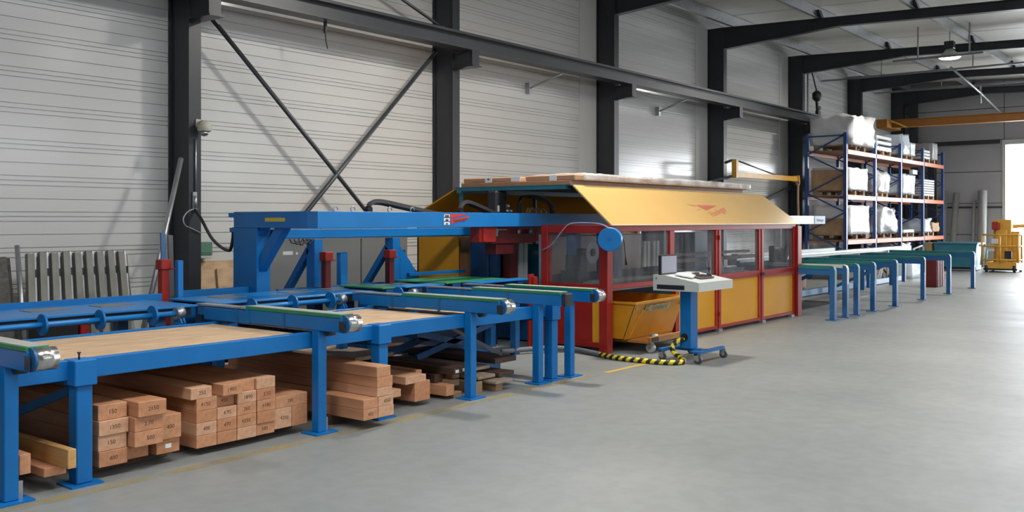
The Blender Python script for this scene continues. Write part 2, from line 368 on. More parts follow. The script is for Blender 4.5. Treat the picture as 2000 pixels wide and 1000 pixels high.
# wall braces
for (p, q, r, l) in (((7.11, 10.50, 4.17), (11.5, 10.50, 0.14), 0.031, 'dark tubular wall brace falling from the upper left to the lower right'),
                   ((11.27, 10.50, 4.30), (6.95, 10.50, 0.05), 0.033, 'grey tubular wall brace rising from the lower left to the upper right'),
                   ((7.1, 10.50, 6.1), (11.5, 10.50, 4.70), 0.025, 'dark tubular wall brace above the crane runway beam')):
    m = MB(p); m.tube([p, q], r, 10); m.bar(Vector(p) + (Vector(p) - Vector(q)).normalized() * -0.12, p, 0.09, 0.02); m.bar(Vector(q) + (Vector(p) - Vector(q)).normalized() * 0.12, q, 0.09, 0.02)
    S(m, 'wall_brace', DARKF, l, 'brace', 'diagonal wall braces')
# small stays under the runway beam
for (x, l) in ((14.1, 'short galvanised stay under the runway beam in the bay behind the hood'), (18.9, 'short galvanised stay under the runway beam in the bay of the jib arm')):
    m = MB((x, 10.2, 4.2)); m.tube([(x, 10.75, 4.05), (x + 0.25, 10.2, 4.30)], 0.018, 8); m.box(x - 0.03, x + 0.03, 10.74, 10.84, 3.95, 4.15)
    S(m, 'rail_stay', GALV, l, 'stay')
m = MB((8.72, 10.2, 4.2)); m.box(8.70, 8.73, 10.17, 10.21, 4.18, 4.33); m.tube([(8.715, 10.19, 4.18), (8.75, 10.22, 4.08), (8.80, 10.24, 3.98)], 0.008, 6)
S(m, 'cable_hook', DARK, 'small dark cable hook hanging below the runway beam above the braces', 'hook')

# worn yellow floor line
def worn(name, col):
    m = bpy.data.materials.new(name); m.use_nodes = True; nt = m.node_tree; b = nt.nodes['Principled BSDF']; b.inputs['Base Color'].default_value = (*col, 1); b.inputs['Roughness'].default_value = 0.5
    t = nt.nodes.new('ShaderNodeBsdfTransparent'); mx = nt.nodes.new('ShaderNodeMixShader'); tc = nt.nodes.new('ShaderNodeTexCoord')
    n = nt.nodes.new('ShaderNodeTexNoise'); n.inputs['Scale'].default_value = 3.2; n.inputs['Detail'].default_value = 8
    r = nt.nodes.new('ShaderNodeMapRange'); r.inputs[1].default_value = 0.34; r.inputs[2].default_value = 0.72; r.inputs[4].default_value = 0.55
    nt.links.new(tc.outputs['Object'], n.inputs['Vector']); nt.links.new(n.outputs[0], r.inputs[0]); nt.links.new(r.outputs[0], mx.inputs[0])
    nt.links.new(t.outputs[0], mx.inputs[1]); nt.links.new(b.outputs[0], mx.inputs[2]); nt.links.new(mx.outputs[0], nt.nodes['Material Output'].inputs[0]); return m
WORN = worn('worn_yellow_paint', (0.42, 0.33, 0.15))
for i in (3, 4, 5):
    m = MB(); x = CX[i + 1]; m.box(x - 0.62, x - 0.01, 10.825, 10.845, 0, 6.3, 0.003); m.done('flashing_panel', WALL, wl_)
m = MB((5, 5.45, 0.001)); m.box(-4, 8.3, 5.40, 5.50, 0.0008, 0.002); S(m, 'floor_line', WORN, 'worn yellow line painted on the floor along the front of the blue table', 'line')
m = MB((9, 5.45, 0.001)); m.box(8.45, 9.35, 5.41, 5.48, 0.0008, 0.002); S(m, 'floor_line', mat('floor_line_paint', (0.52, 0.36, 0.08), 0.5, var=0.15), 'short yellow floor line ending under the striped hose', 'line')
# ---------------------------------------------------------------- blue table with chip board top
t = T('sorting_table', 'long blue steel table with chip board top standing over the timber stacks', 'table', (4.0, 5.66, 0))
m = on(t); m.box(0.2, 7.9, 5.665, 5.73, 0.634, 0.753, 0.004); m.done('front_beam', BLUE, t)
m = on(t); m.box(0.2, 7.75, 6.85, 6.885, 0.69, 0.757, 0.003); m.done('back_rail', BLUE, t)
m = on(t); m.box(0.3, 6.3, 6.79, 6.80, 0.48, 0.70); m.done('back_skirt', NAVY, t)  # board added under the table to block light and darken behind it
for i, (a, b) in enumerate(((0.25, 2.45), (2.46, 4.66), (4.90, 6.40), (6.64, 7.42))):
    m = on(t); m.box(a, b, 5.731, 6.849, 0.724, 0.741, 0.002); m.done('chip_board', OSB, t)
for i, (a, b) in enumerate(((4.66, 4.90), (6.40, 6.64), (7.42, 7.66))):
    m = on(t); m.box(a + .002, b - .002, 5.732, 6.848, 0.655, 0.672); m.box(a + .002, a + 0.02, 5.732, 6.848, 0.672, 0.723); m.done('slot_tray', BLACK, t)
for lx in (0.42, 2.915, 5.40, 7.76):
    m = on(t); m.box(lx - 0.05, lx + 0.05, 5.60, 5.70, 0.012, 0.602, 0.006); lg = m.done('leg', BLUE, t)
    m = on(t); m.box(lx - 0.07, lx + 0.07, 5.58, 5.727, 0.602, 0.758, 0.006); m.done('leg_head', BLUE, t)
    m = on(t); m.box(lx - 0.10, lx + 0.10, 5.56, 5.75, 0, 0.012); m.done('foot_plate', BLUE, lg)
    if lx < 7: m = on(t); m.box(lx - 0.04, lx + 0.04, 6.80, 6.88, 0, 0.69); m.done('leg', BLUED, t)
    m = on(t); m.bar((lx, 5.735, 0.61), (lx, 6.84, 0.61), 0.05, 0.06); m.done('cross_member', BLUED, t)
m = on(t); m.cyl((2.90, 5.64, 0.757), (2.90, 5.64, 0.80), 0.006, 8); m.cyl((2.90, 5.64, 0.795), (2.90, 5.64, 0.803), 0.012, 8); m.done('bolt', DARK, t)
m = on(t); m.bar((2.92, 5.7, 0.58), (2.5, 6.8, 0.12), 0.05, 0.05); m.bar((2.4, 6.0, 0.14), (2.92, 6.8, 0.55), 0.05, 0.05); m.done('diagonal_brace', BLUED, t)

# ---------------------------------------------------------------- belt arms with legs
BELTG = mat('worn_belt_top', (0.40, 0.39, 0.35), 0.5, var=0.15)
arms = [(2.47, 5.22, 7.12, 'nearest, cut by the left edge of the photo', 5.60), (4.73, 5.24, 7.14, 'second from the left, over the first big timber stack', 5.60), (6.49, 5.19, 7.15, 'third from the left, over the dark planks', 5.62),
        (7.50, 5.25, 7.10, 'fourth from the left, ending in a plain square tip', 5.62), (8.04, 5.25, 7.05, 'rightmost, tip before the red window frame', 5.62)]
for i, (lx, ya, yb, dsc, fy) in enumerate(arms):
    t = T('belt_conveyor_arm', 'blue conveyor arm with green belt, ' + dsc, 'conveyor', (lx, fy, 0), 'conveyor arms across the table')
    x0, x1 = lx - 0.045, lx + 0.075; zt = 0.908
    m = on(t); m.box(x0, x1, ya + 0.06, 6.42, 0.775, 0.885, 0.004); m.done('beam', BLUE, t)
    m = on(t); m.box(x0 - 0.002, x1 + 0.002, 6.42, yb - 0.12, 0.768, 0.872, 0.004); m.box(x0 - 0.006, x0, 6.40, 6.44, 0.768, 0.89); m.box(x0 + .02, x1 - .02, yb - .12, yb, 0.80, 0.87); m.done('rear_beam', BLUE, t)
    m = on(t)
    m.box(x0 - 0.004, x1 + 0.004, ya + 0.07, 6.44, 0.885, zt); bl_ = m.done('belt', GREEN, t)
    m = on(t); m.box(x0 + 0.012, x1 + 0.005, ya + 0.075, 6.44, zt, zt + 0.003); m.done('belt_surface', BELTG, bl_)
    m = on(t); m.box(x0 + 0.005, x1 - 0.005, 6.44, yb, 0.880, 0.893); m.done('guide_strip', GALV, t)
    m = on(t)
    if i == 3: m.box(x0, x1, ya, ya + 0.06, 0.775, 0.90, 0.012); m.done('end_plate', DARK, t)
    else:
        m.tube([(x0 + 0.03, ya + 0.06, 0.838), (x1 + 0.03, ya + 0.06, 0.838)], 0.064, 22); rl = m.done('end_roller', SILV, t)
        m = on(t); m.box(x0 - 0.003, x0 + 0.004, ya + 0.03, ya + 0.085, 0.785, 0.86); m.done('bearing_plate', DARK, t)
        m = on(t); m.tube([(x0 + 0.015, ya + 0.06, 0.838), (x0 + 0.03, ya + 0.06, 0.838)], 0.066, 22); m.done('roller_flange', BLUED, t)
    m = on(t); m.box(lx - 0.04, lx + 0.04, fy - 0.04, fy + 0.04, 0.012, 0.80, 0.005); lg = m.done('leg', BLUE, t)
    m = on(t); m.box(lx - 0.10, lx + 0.11, fy - 0.09, fy + 0.09, 0, 0.012); m.done('foot_plate', BLUE, lg)
    if i in (0, 1, 2):
        m = on(t); m.box(lx + 0.05, lx + 0.075, fy - 0.01, fy + 0.01, 0.012, 0.11); m.done('anchor_bolt', GALV, lg)
    if i < 3:
        m = on(t); m.cyl((x0 + 0.03, 5.5, 0.765), (x1 - 0.02, 5.5, 0.765), 0.03, 12); m.done('belt_tensioner', DARK, t)
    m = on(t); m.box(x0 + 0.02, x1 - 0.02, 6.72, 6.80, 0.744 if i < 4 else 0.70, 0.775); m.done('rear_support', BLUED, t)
    for yy in (5.95, 6.55):
        m = on(t); m.box(x0 - 0.008, x0, yy, yy + 0.025, 0.765, 0.885); m.done('side_clip', BLUED, t)

# drive shafts with lobed discs
def shaft(x0, x1, discs, lab, grp='drive shafts behind the table'):
    t = T('drive_shaft', lab, 'shaft', ((x0 + x1) / 2, 7.2, 0.0), grp); z = 0.815
    m = on(t); m.cyl((x0, 7.2, z), (x1, 7.2, z), 0.022, 12); m.done('axle', BLUEL, t)
    for d in discs:
        m = on(t); a = []
        for k in range(24):
            q = 2 * math.pi * k / 24; r = 0.082 if not (4 < k < 8) else 0.05
            a.append((7.2 + r * math.sin(q), z + r * math.cos(q) - 0.0))
        m.prism(a, 'x', d - 0.008, d + 0.008); m.done('disc', BLUE, t)
    m = on(t); m.cyl((x1 - 0.09, 7.2, z), (x1 - 0.02, 7.2, z), 0.05, 16); m.done('bearing', GALV, t)
    for xx in (x0 + 0.05, x1 - 0.05):
        m = on(t); m.prism([(7.14, 0.735), (7.26, 0.735), (7.22, z - 0.02), (7.18, z - 0.02)], 'x', xx - 0.02, xx - 0.005); m.prism([(7.14, 0.735), (7.26, 0.735), (7.22, z - 0.02), (7.18, z - 0.02)], 'x', xx + 0.01, xx + 0.025)
        m.box(xx - .03, xx + .03, 7.15, 7.25, 0, .735); m.done('stand', BLUE, t)
shaft(1.2, 4.62, (2.4, 3.42, 3.87, 4.32), 'light blue drive shaft with discs, left one behind the near chip board')
shaft(4.9, 6.42, (5.30, 5.76, 6.22), 'light blue drive shaft with discs, between the second and third conveyor arm')
shaft(6.64, 7.43, (7.15,), 'short light blue drive shaft, right of the third conveyor arm')

# ---------------------------------------------------------------- infeed deck behind the shafts
def deck(x0, x1, lab, plates, yb=8.46):
    t = T('infeed_deck', lab, 'deck', ((x0 + x1) / 2, 8.0, 0), 'blue infeed deck sections')
    m = on(t); m.box(x0, x1, 7.55, yb, 0.822, 0.84, 0.003); m.done('deck_plate', BLUEL, t)
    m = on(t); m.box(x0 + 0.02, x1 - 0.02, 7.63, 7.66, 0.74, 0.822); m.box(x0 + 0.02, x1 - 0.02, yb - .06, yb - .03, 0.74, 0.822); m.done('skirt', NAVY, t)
    for px in plates:
        m = on(t); m.box(px, px + 0.32, 7.98, 8.20, 0.84, 0.845); m.done('wear_plate', GREY, t)
    for px in (x0 + 0.3, (x0 + x1) / 2, x1 - 0.3):
        for py in (7.72, yb - 0.12):
            m = on(t); m.box(px - 0.05, px + 0.05, py - 0.05, py + 0.05, 0, 0.822); m.done('leg', BLUED, t)
    return t
t = deck(0.4, 4.98, 'blue infeed deck section on the left, in front of the leaning zinc posts', (1.2, 2.1, 3.0, 3.7, 4.3))
m = on(t); m.box(0.4, 5.18, 8.46, 8.50, 0.80, 0.885, 0.004); m.done('back_fence', BLUE, t)
t = deck(5.20, 9.6, 'blue infeed deck section on the right, under the gantry beam', (5.5, 6.35, 6.9, 7.6, 8.0), 8.38)
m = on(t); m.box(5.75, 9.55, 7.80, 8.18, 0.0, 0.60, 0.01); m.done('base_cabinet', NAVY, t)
m = on(t); m.box(5.50, 6.31, 8.62, 8.665, 0.0, 0.885, 0.004); m.done('back_fence', BLUE, t)
m = on(t); m.box(6.51, 9.6, 8.38, 8.42, 0.80, 0.852, 0.002); m.done('back_fence', BLUED, t)
m = on(t); m.box(5.43, 5.49, 8.58, 8.64, 0, 1.195, 0.004); m.done('end_stop', BLUEL, t)
for (a, b, c, d, mm, nm) in ((7.14, 7.38, 7.42, 8.12, GREEN, 'belt'), (8.18, 8.75, 7.45, 8.32, GREEN, 'belt'), (8.78, 9.3, 7.40, 8.28, GREEN, 'belt'), (7.42, 8.05, 7.36, 7.60, BLUEL, 'cover_plate'), (8.45, 9.5, 7.18, 7.42, BLUEL, 'cover_plate')):
    m = on(t); m.box(a, b, c, d, 0.86, 0.875, 0.002); m.done(nm, mm, t)
for bb in ((7.2, 7.34, 7.43, 8.1), (8.3, 8.44, 7.46, 8.2), (8.9, 9.04, 7.43, 8.2), (8.6, 8.7, 7.2, 7.41), (9.2, 9.3, 7.2, 7.41), (7.6, 7.7, 7.38, 7.59)):
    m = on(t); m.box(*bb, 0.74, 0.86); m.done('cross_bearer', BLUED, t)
m = MB((9.43, 7.3, 0)); m.box(9.38, 9.48, 7.16, 7.19, 0, 0.93, 0.004); m.box(9.42, 9.50, 7.12, 7.16, 0.0, 0.90, 0.004); S(m, 'timber_stop', RED, 'short red stop post at the mouth of the machine, beside the red window frame', 'stop')
# timber stops at the back of the deck
for (x, y, z1, lab) in ((5.36, 8.72, 1.205, 'red timber stop with square head beside the dome camera column'), (7.10, 8.28, 1.244, 'red timber stop with square head behind the drive shafts'), (8.09, 8.28, 1.244, 'red timber stop with square head in front of the second gantry post')):
    z0 = 0 if y > 8.5 else 0.841; t = T('timber_stop', lab, 'stop', (x, y, z0), 'red timber stops along the deck')
    m = on(t); m.box(x - 0.04, x + 0.04, y - .03, y + .05, z0, z1 - 0.09, 0.004); m.done('post', DRED if x > 6 else RED, t)
    m = on(t); m.box(x - 0.06, x + 0.055, y - .05, y + .06, z1 - 0.10, z1, 0.006); h = m.done('head', RED, t)
    m = on(t); m.box(x + 0.055, x + 0.12, y - .02, y + .06, z1 - 0.105, z1 - 0.09); m.done('lip', RED, h)
for (x, z1, lab) in ((7.70, 1.215, 'upright blue guide bar right of the middle red stop'), (8.68, 1.22, 'upright blue guide bar at the second gantry post')):
    m = MB((x, 8.7, 0)); m.box(x - 0.055, x + 0.055, 8.66, 8.74, 0, z1, 0.005); S(m, 'guide_bar', BLUEL, lab, 'bar', 'blue guide bars')

# ---------------------------------------------------------------- gantry
t = T('gantry_frame', 'blue overhead gantry with cantilever arm running above the deck into the machine', 'gantry', (6.4, 8.7, 0))
m = on(t); m.box(6.315, 20.32, 7.50, 7.664, 1.518, 1.690, 0.003); bm_ = m.done('main_beam', BLUEL, t)
m = on(t); m.box(6.315, 6.50, 7.665, 8.905, 1.516, 1.691, 0.004); m.done('cantilever_arm', BLUE, t)
m = on(t); m.box(6.32, 6.50, 8.50, 8.92, 0, 1.52, 0.005); m.done('rear_post', BLUE, t)
m = on(t); m.prism([(8.52, 1.02), (8.52, 1.19), (8.23, 1.52), (8.08, 1.52)], 'x', 6.35, 6.45); m.prism([(8.52, 1.40), (8.52, 1.52), (8.43, 1.52)], 'x', 6.35, 6.45); m.done('knee_brace', BLUE, t)
m = on(t); m.box(6.33, 6.40, 8.905, 9.02, 1.63, 1.68); m.done('cable_lug', BLUE, t)
m = on(t); m.box(6.33, 6.40, 8.92, 9.0, 1.47, 1.515); m.done('cable_lug', BLUE, t)
m = on(t); m.box(6.312, 6.315, 8.02, 8.35, 1.585, 1.625); m.done('rating_plate', mat('rating_plate_yellow', (0.62, 0.45, 0.05), 0.5), t)
for xx in (6.62, 6.86, 7.4, 7.75):
    m = on(t); m.tube([(xx + 0.03 * math.cos(a), 7.58, 1.715 + 0.03 * math.sin(a)) for a in [k * math.pi / 5 - 0.3 for k in range(9)]], 0.007, 6); m.done('lifting_eye', GALV, t)
# sticker: black and white mark with two red wedges
for k in range(3):
    m = on(t); m.box(8.19, 8.29, 7.497, 7.50, 1.545 + k * 0.045, 1.578 + k * 0.045); m.done('sticker', WHITE, bm_)
m = on(t); m.box(8.205, 8.275, 7.4955, 7.497, 1.635, 1.66); m.box(8.215, 8.265, 7.4955, 7.497, 1.59, 1.613); m.box(8.22, 8.26, 7.4955, 7.497, 1.55, 1.565); m.done('sticker_mark', INK, bm_)
m = on(t); m.prism([(8.30, 1.672), (8.62, 1.672), (8.30, 1.612)], 'y', 7.4975, 7.50); m.prism([(8.30, 1.60), (8.64, 1.65), (8.64, 1.625), (8.32, 1.555)], 'y', 7.4975, 7.50); m.done('sticker_wedge', LOGO, bm_)
writing('Hundegger', 0.055, frame((8.475, 7.4965, 1.605), (1, 0, 0.13), (-0.13, 0, 1)), RED, 'lettering', bm_, t.location)
# end plate at the far end of the beam
m = on(t); m.box(19.72, 20.32, 7.492, 7.50, 1.525, 1.685); m.done('end_plate', mat('pale_label_plate', (0.40, 0.47, 0.55), 0.5), bm_)
writing('Hundegger', 0.09, FRONT(20.03, 7.490, 1.60), mat('pale_ink', (0.25, 0.33, 0.45), 0.6), 'lettering', bm_, t.location)

t = T('carriage_rail', 'blue square carriage rail on two posts behind the gantry beam', 'rail', (8.0, 8.8, 0))
m = on(t); m.box(6.51, 9.86, 8.44, 8.55, 1.398, 1.499, 0.006); m.done('rail_beam', BLUEL, t)
m = on(t); m.box(6.52, 9.85, 8.455, 8.535, 1.384, 1.398); m.done('rack_strip', GALV, t)
m = on(t); m.box(9.86, 9.875, 8.445, 8.545, 1.40, 1.495); m.done('end_cap', SILV, t)
for px in (7.05, 8.28):
    m = on(t); m.box(px, px + 0.125, 8.43, 8.57, 0, 1.384, 0.004); p_ = m.done('post', BLUE, t)
    m = on(t); m.bar((px + 0.04, 8.55, 1.27), (px + 0.04, 9.02, 0.70), 0.08, 0.07); m.bar((px + 0.04, 9.02, 0.72), (px + 0.04, 9.02, 0), 0.08, 0.07); m.done('brace', BLUE, p_)
m = on(t); m.prism([(8.445, 0.86), (8.78, 0.86), (8.63, 1.08), (8.445, 1.27)], 'y', 8.47, 8.50); m.done('gusset', BLUE, t)
m = on(t); m.box(8.50, 8.57, 8.50, 8.56, 0.0, 1.2); m.box(8.57, 9.64, 8.43, 8.48, 0.90, 0.94); m.done('side_rail', BLUE, t)
m = on(t)
for k in range(5): m.tube(smoothline([(6.72 + 0.06 * k, 8.45, 1.39), (6.75 + 0.06 * k, 8.44, 1.345 - 0.012 * (k % 3)), (6.82 + 0.05 * k, 8.44, 1.36), (6.86 + 0.05 * k, 8.46, 1.39)], 4), 0.008, 6)
m.done('cable_bundle', BLACK, t)
# red carriage hanging from the gantry
t = T('gripper_carriage', 'red gripper carriage hanging under the gantry beam at the machine opening', 'carriage', (9.3, 7.6, 1.4))
m = on(t); m.box(8.88, 9.20, 7.54, 7.70, 1.325, 1.515, 0.008); m.box(8.93, 9.0, 7.525, 7.54, 1.34, 1.5); m.done('housing', RED, t)
m = on(t); m.box(9.20, 9.28, 7.58, 7.66, 1.40, 1.47); m.cyl((9.24, 7.56, 1.47), (9.24, 7.68, 1.47), 0.03, 12); m.box(9.18, 9.42, 7.55, 7.57, 1.475, 1.487); m.done('clamp', GALV, t)
m = on(t); m.box(9.28, 10.2, 7.67, 7.95, 1.30, 1.515, 0.006); m.box(9.4, 9.75, 7.7, 7.9, 1.16, 1.3, .006); m.done('body', DRED, t)
m = on(t); m.box(10.2, 10.75, 7.70, 7.95, 1.32, 1.515, 0.006); m.done('side_arm', RED, t)
for xx in (9.80, 10.05, 10.35):
    m = on(t); m.cyl((xx, 7.66, 1.485), (xx, 7.66, 1.425), 0.025, 10); m.done('knob', GALV, t)

# cable chains (drag chains) looping above the beam
def chain(pts, lab, w_=0.07):
    L = smoothline(pts, 7); t = T('drag_chain', lab, 'chain', tuple(pts[0]), 'black drag chains above the gantry')
    for a, b in zip(L[:-1], L[1:]):
        m = on(t); d = (Vector(b) - Vector(a)); m.bar(Vector(a) - d * 0.06, Vector(b) + d * 0.06, w_, 0.045, up=(0, 0.3, 1)); m.done('link', BLACK, t)
chain([(7.22, 7.72, 1.69), (7.22, 7.72, 1.755), (7.27, 7.72, 1.795), (7.38, 7.72, 1.80), (7.55, 7.72, 1.78), (7.85, 7.72, 1.735), (8.15, 7.72, 1.69), (8.4, 7.72, 1.66)], 'black drag chain rising at the left over the gantry beam')
chain([(8.82, 7.8, 1.66), (8.82, 7.8, 1.75), (8.87, 7.8, 1.81), (8.97, 7.8, 1.815), (9.15, 7.8, 1.77), (9.35, 7.8, 1.715), (9.52, 7.8, 1.67)], 'black drag chain rising beside the black motor above the beam')
# ---------------------------------------------------------------- machine enclosure
X0, X1, YF, YR = 9.66, 15.62, 6.20, 9.38
t = T('machine_enclosure', 'red framed machine cabin with yellow panels, plexiglass windows and sloping yellow hood', 'machine', (12.6, 7.8, 0))
EN = t
def part(nm, mt, *bx, bev=0.004, parent=None, label=None):
    m = on(EN)
    for b in bx: m.box(*b, bev)
    return m.done(nm, mt, parent or EN, label)
for (a, b, c, d, z0, z1) in ((9.66, 9.78, 6.20, 6.32, 0, 1.54), (12.53, 12.59, 6.20, 6.28, 0.03, 1.46), (12.60, 12.67, 6.19, 6.28, 0.03, 1.46), (14.0, 14.07, 6.20, 6.27, 0.03, 1.46), (14.08, 14.15, 6.19, 6.27, 0.03, 1.46), (15.38, 15.42, 6.20, 6.27, .03, 1.46), (15.46, 15.62, 6.16, 6.32, 0, 1.50), (9.66, 9.76, 7.09, 7.19, 0, 1.54), (15.50, 15.60, 9.28, 9.38, 0, 1.54), (11.36, 11.46, 6.21, 6.27, 0.03, 0.82)):
    part('post', RED, (a, b, c, d, z0, z1))
part('mullion', RED, (11.185, 11.31, 6.20, 6.26, 0.82, 1.46))
part('top_rail', RED, (9.78, 15.46, 6.20, 6.30, 1.46, 1.54))
part('top_rail', RED, (9.66, 9.76, 6.32, 7.09, 1.44, 1.54))
part('sill_rail', RED, (9.78, 12.53, 6.20, 6.26, 0.762, 0.82))
part('sill_rail', RED, (12.67, 14.0, 6.20, 6.26, 0.735, 0.82)); part('sill_rail', RED, (14.15, 15.38, 6.20, 6.26, 0.71, 0.82))
part('sill_rail', RED, (9.66, 9.76, 6.32, 7.09, 0.745, 0.82))
part('bottom_rail', RED, (11.46, 12.53, 6.20, 6.26, 0.04, 0.085)); part('bottom_rail', RED, (12.67, 14.0, 6.20, 6.26, 0.04, 0.085)); part('bottom_rail', RED, (14.15, 15.38, 6.20, 6.26, 0.04, 0.085))
part('bottom_rail', RED, (9.66, 9.76, 6.32, 7.09, 0.06, 0.12))
for a, b, z1 in ((11.46, 12.53, 0.762), (12.67, 14.0, 0.735), (14.15, 15.38, 0.71)): part('lower_panel', YEL, (a, b, 6.225, 6.24, 0.085, z1), bev=0)
part('lower_panel', RED, (9.70, 9.715, 6.44, 7.09, 0.12, 0.745), bev=0); part('lower_panel', YEL, (9.70, 9.715, 6.32, 6.44, 0.12, 0.745), bev=0)
for a, b in ((9.78, 11.185), (11.31, 12.53), (12.67, 14.0), (14.15, 15.38)): part('window_pane', PANE, (a, b, 6.226, 6.23, 0.82, 1.46), bev=0)
part('window_pane', PANE, (9.705, 9.709, 6.32, 7.09, 0.82, 1.44), bev=0)
part('end_panel', YEL, (9.70, 9.715, 8.62, 9.36, 0.3, 1.54), bev=0)
part('corner_strip', DARK, (9.69, 9.72, 9.36, 9.385, 0, 1.54))
part('rear_panel', YEL, (9.76, 15.5, 9.34, 9.355, 0.05, 1.54), bev=0)
part('rear_post', TEAL, (11.6, 11.68, 9.26, 9.34, 0, 1.55)); part('rear_post', TEAL, (13.5, 13.58, 9.26, 9.34, 0, 1.55))
for (a, b) in ((9.74, 8.60), (11.4, 8.60), (13.4, 8.6), (15.4, 8.6), (15.4, 6.8)): 
    m = on(t); m.bar((a, b, 0.8 if a > 9.8 else 1.54), (a, b, 2.02), 0.035, 0.05); m.done('roof_strut', TEAL, t)
for xx in (10.85, 12.75):
    m = on(t); m.bar((xx, 6.9, 1.54), (xx, 6.9, 2.0), 0.05, 0.05); m.done('roof_strut', DARK, t)
part('roof_edge_rail', TEAL, (9.66, 15.55, 8.54, 8.62, 1.96, 2.03), (9.66, 9.74, 6.82, 8.54, 1.985, 2.03)); part('roof_plate', TEAL, (9.66, 15.55, 6.74, 8.66, 2.03, 2.042), bev=0)
part('roof_edge_rail', DARK, (9.74, 15.5, 6.80, 6.85, 1.97, 2.03))
def slope(nm, y0, z0, y1, z1, xa0, xa1, xb0, xb1, mt):
    m = on(t); th_ = 0.018; N = 14
    n = Vector((0, -(z1 - z0), (y1 - y0))).normalized()
    if n.z < 0: n = -n
    vs = []; fs = []
    for i in range(N + 1):
        f = i / N
        for (yy, zz, a, b) in ((y0, z0, xa0, xa1), (y1, z1, xb0, xb1)):
            p = Vector((a + (b - a) * f, yy, zz)); vs += [p, p - n * th_]
    for i in range(N):
        k = i * 4; fs += [(k, k + 4, k + 6, k + 2), (k + 1, k + 3, k + 7, k + 5), (k, k + 1, k + 5, k + 4), (k + 2, k + 6, k + 7, k + 3)]
    fs += [(0, 2, 3, 1), (N * 4, N * 4 + 1, N * 4 + 3, N * 4 + 2)]
    m.add(vs, fs); return m.done(nm, mt, t)
hood = slope('hood_panel', 6.17, 1.545, 6.75, 2.045, 9.70, 15.55, 9.72, 15.30, HOOD)
slope('hood_panel', 9.40, 1.70, 8.64, 2.045, 9.70, 15.55, 9.70, 15.40, YEL)
part('rear_panel', YEL, (9.72, 15.5, 9.385, 9.40, 1.50, 1.70), bev=0)
part('hood_lip', mat('pale_edge_trim', (0.75, 0.62, 0.42), 0.35), (9.70, 15.55, 6.155, 6.175, 1.532, 1.548))
# print on the hood
sl = Vector((0, 0.58, 0.50)).normalized(); nn = Vector((0, -0.50, 0.58)).normalized()
def HP(x, s): return Vector((x, 6.17, 1.545)) + sl * s + nn * 0.0015
def hoodprint(nm, poly, mt):
    m = on(t); vs = [HP(*p) for p in poly]; m.add(vs + [v + nn * 0.001 for v in vs], [list(range(len(vs))), list(range(len(vs), 2 * len(vs)))]); m.done(nm, mt, hood)
LOGOP = mat('logo_faded_red', (0.55, 0.14, 0.10), 0.3, coat=0.5)
hoodprint('logo_wedge', [(12.45, 0.42), (13.12, 0.415), (12.60, 0.30)], LOGOP)
hoodprint('logo_wedge', [(12.20, 0.44), (12.42, 0.40), (12.36, 0.385)], LOGOP); hoodprint('logo_wedge', [(12.30, 0.30), (12.45, 0.33), (12.42, 0.305)], LOGOP)
M = frame(HP(12.95, 0.275), Vector((1, 0, 0)) * 1.0 + sl * 0.22, sl * 1.0 - Vector((0.22, 0, 0)))
writing('Hundegger', 0.16, M, LOGOP, 'lettering', hood, t.location)
# door latches, hinges, feet
for xx, zz in ((14.06, 0.765), (14.12, 0.765)): m = on(t); m.cyl((xx, 6.19, zz), (xx, 6.165, zz), 0.022, 10); m.done('latch', BLACK, t)
for zz in (0.25, 1.35): m = on(t); m.box(12.585, 12.605, 6.17, 6.19, zz - 0.03, zz + 0.03); m.done('hinge', RED, t)
for xx in (14.1, 15.25, 12.6): m = on(t); m.box(xx - 0.06, xx + 0.06, 6.16, 6.26, 0, 0.04); m.done('floor_anchor', GALV, t)
m = on(t); m.box(9.68, 9.72, 7.20, 7.24, 0.0, 1.42); m.done('cable_duct', GALV, t)
# machine inside
t = T('machining_centre', 'dark blue saw and milling unit seen through the cabin windows', 'machine', (12, 7.8, 0))
m = on(t); m.box(9.95, 15.3, 7.15, 8.5, 0.02, 0.78, 0.01); m.done('bed', BLUED, t)
m = on(t); m.box(10.1, 15.2, 7.0, 7.15, 0.70, 0.80); m.box(10.0, 12.5, 6.4, 7.0, 0.72, 0.76); m.done('slide', GALV, t)
m = on(t); m.box(9.95, 10.14, 8.30, 8.62, 0.78, 1.5, 0.01); m.box(9.97, 10.03, 8.15, 8.29, 0.78, 1.3); m.done('column_frame', BLUED, t)
for (a, b, c) in ((10.35, 8.45, 0.2), (10.95, 8.3, 0.15)):
    m = on(t); m.tube([(a, b, 0.78), (a, b, 1.05), (a, b, 1.06), (a, b, 1.2), (a, b, 1.21), (a, b, 1.26)], [c * 1.1, c * 1.1, c * 1.2, c * 1.2, c * 1.1, c * 1.1], 20); m.done('motor', TEAL, t)
m = on(t); m.box(10.05, 10.20, 7.98, 8.13, 0.78, 1.36, .004); m.done('steel_upright', DRED, t)
m = on(t); m.box(10.22, 10.32, 7.98, 8.04, 0.80, 1.31, .003); m.box(10.34, 10.42, 7.98, 8.04, 0.80, 1.31, .003); m.done('guide_plate', GREYL, t)
m = on(t); bl = []
for k in range(48):
    q = 2 * math.pi * k / 48; r = 0.155 if k % 2 else 0.142
    bl.append((10.40 + r * math.cos(q), 1.18 + r * math.sin(q)))
m.prism(bl, 'y', 6.9, 6.906); m.done('saw_blade', GALV, t)
m = on(t); m.cyl((10.40, 6.89, 1.18), (10.40, 7.1, 1.18), 0.05, 14); m.box(10.2, 10.36, 6.95, 7.2, 0.8, 1.15, .005); m.box(10.1, 10.3, 6.98, 7.2, .76, .95, .005); m.done('saw_motor', BLACK, t)
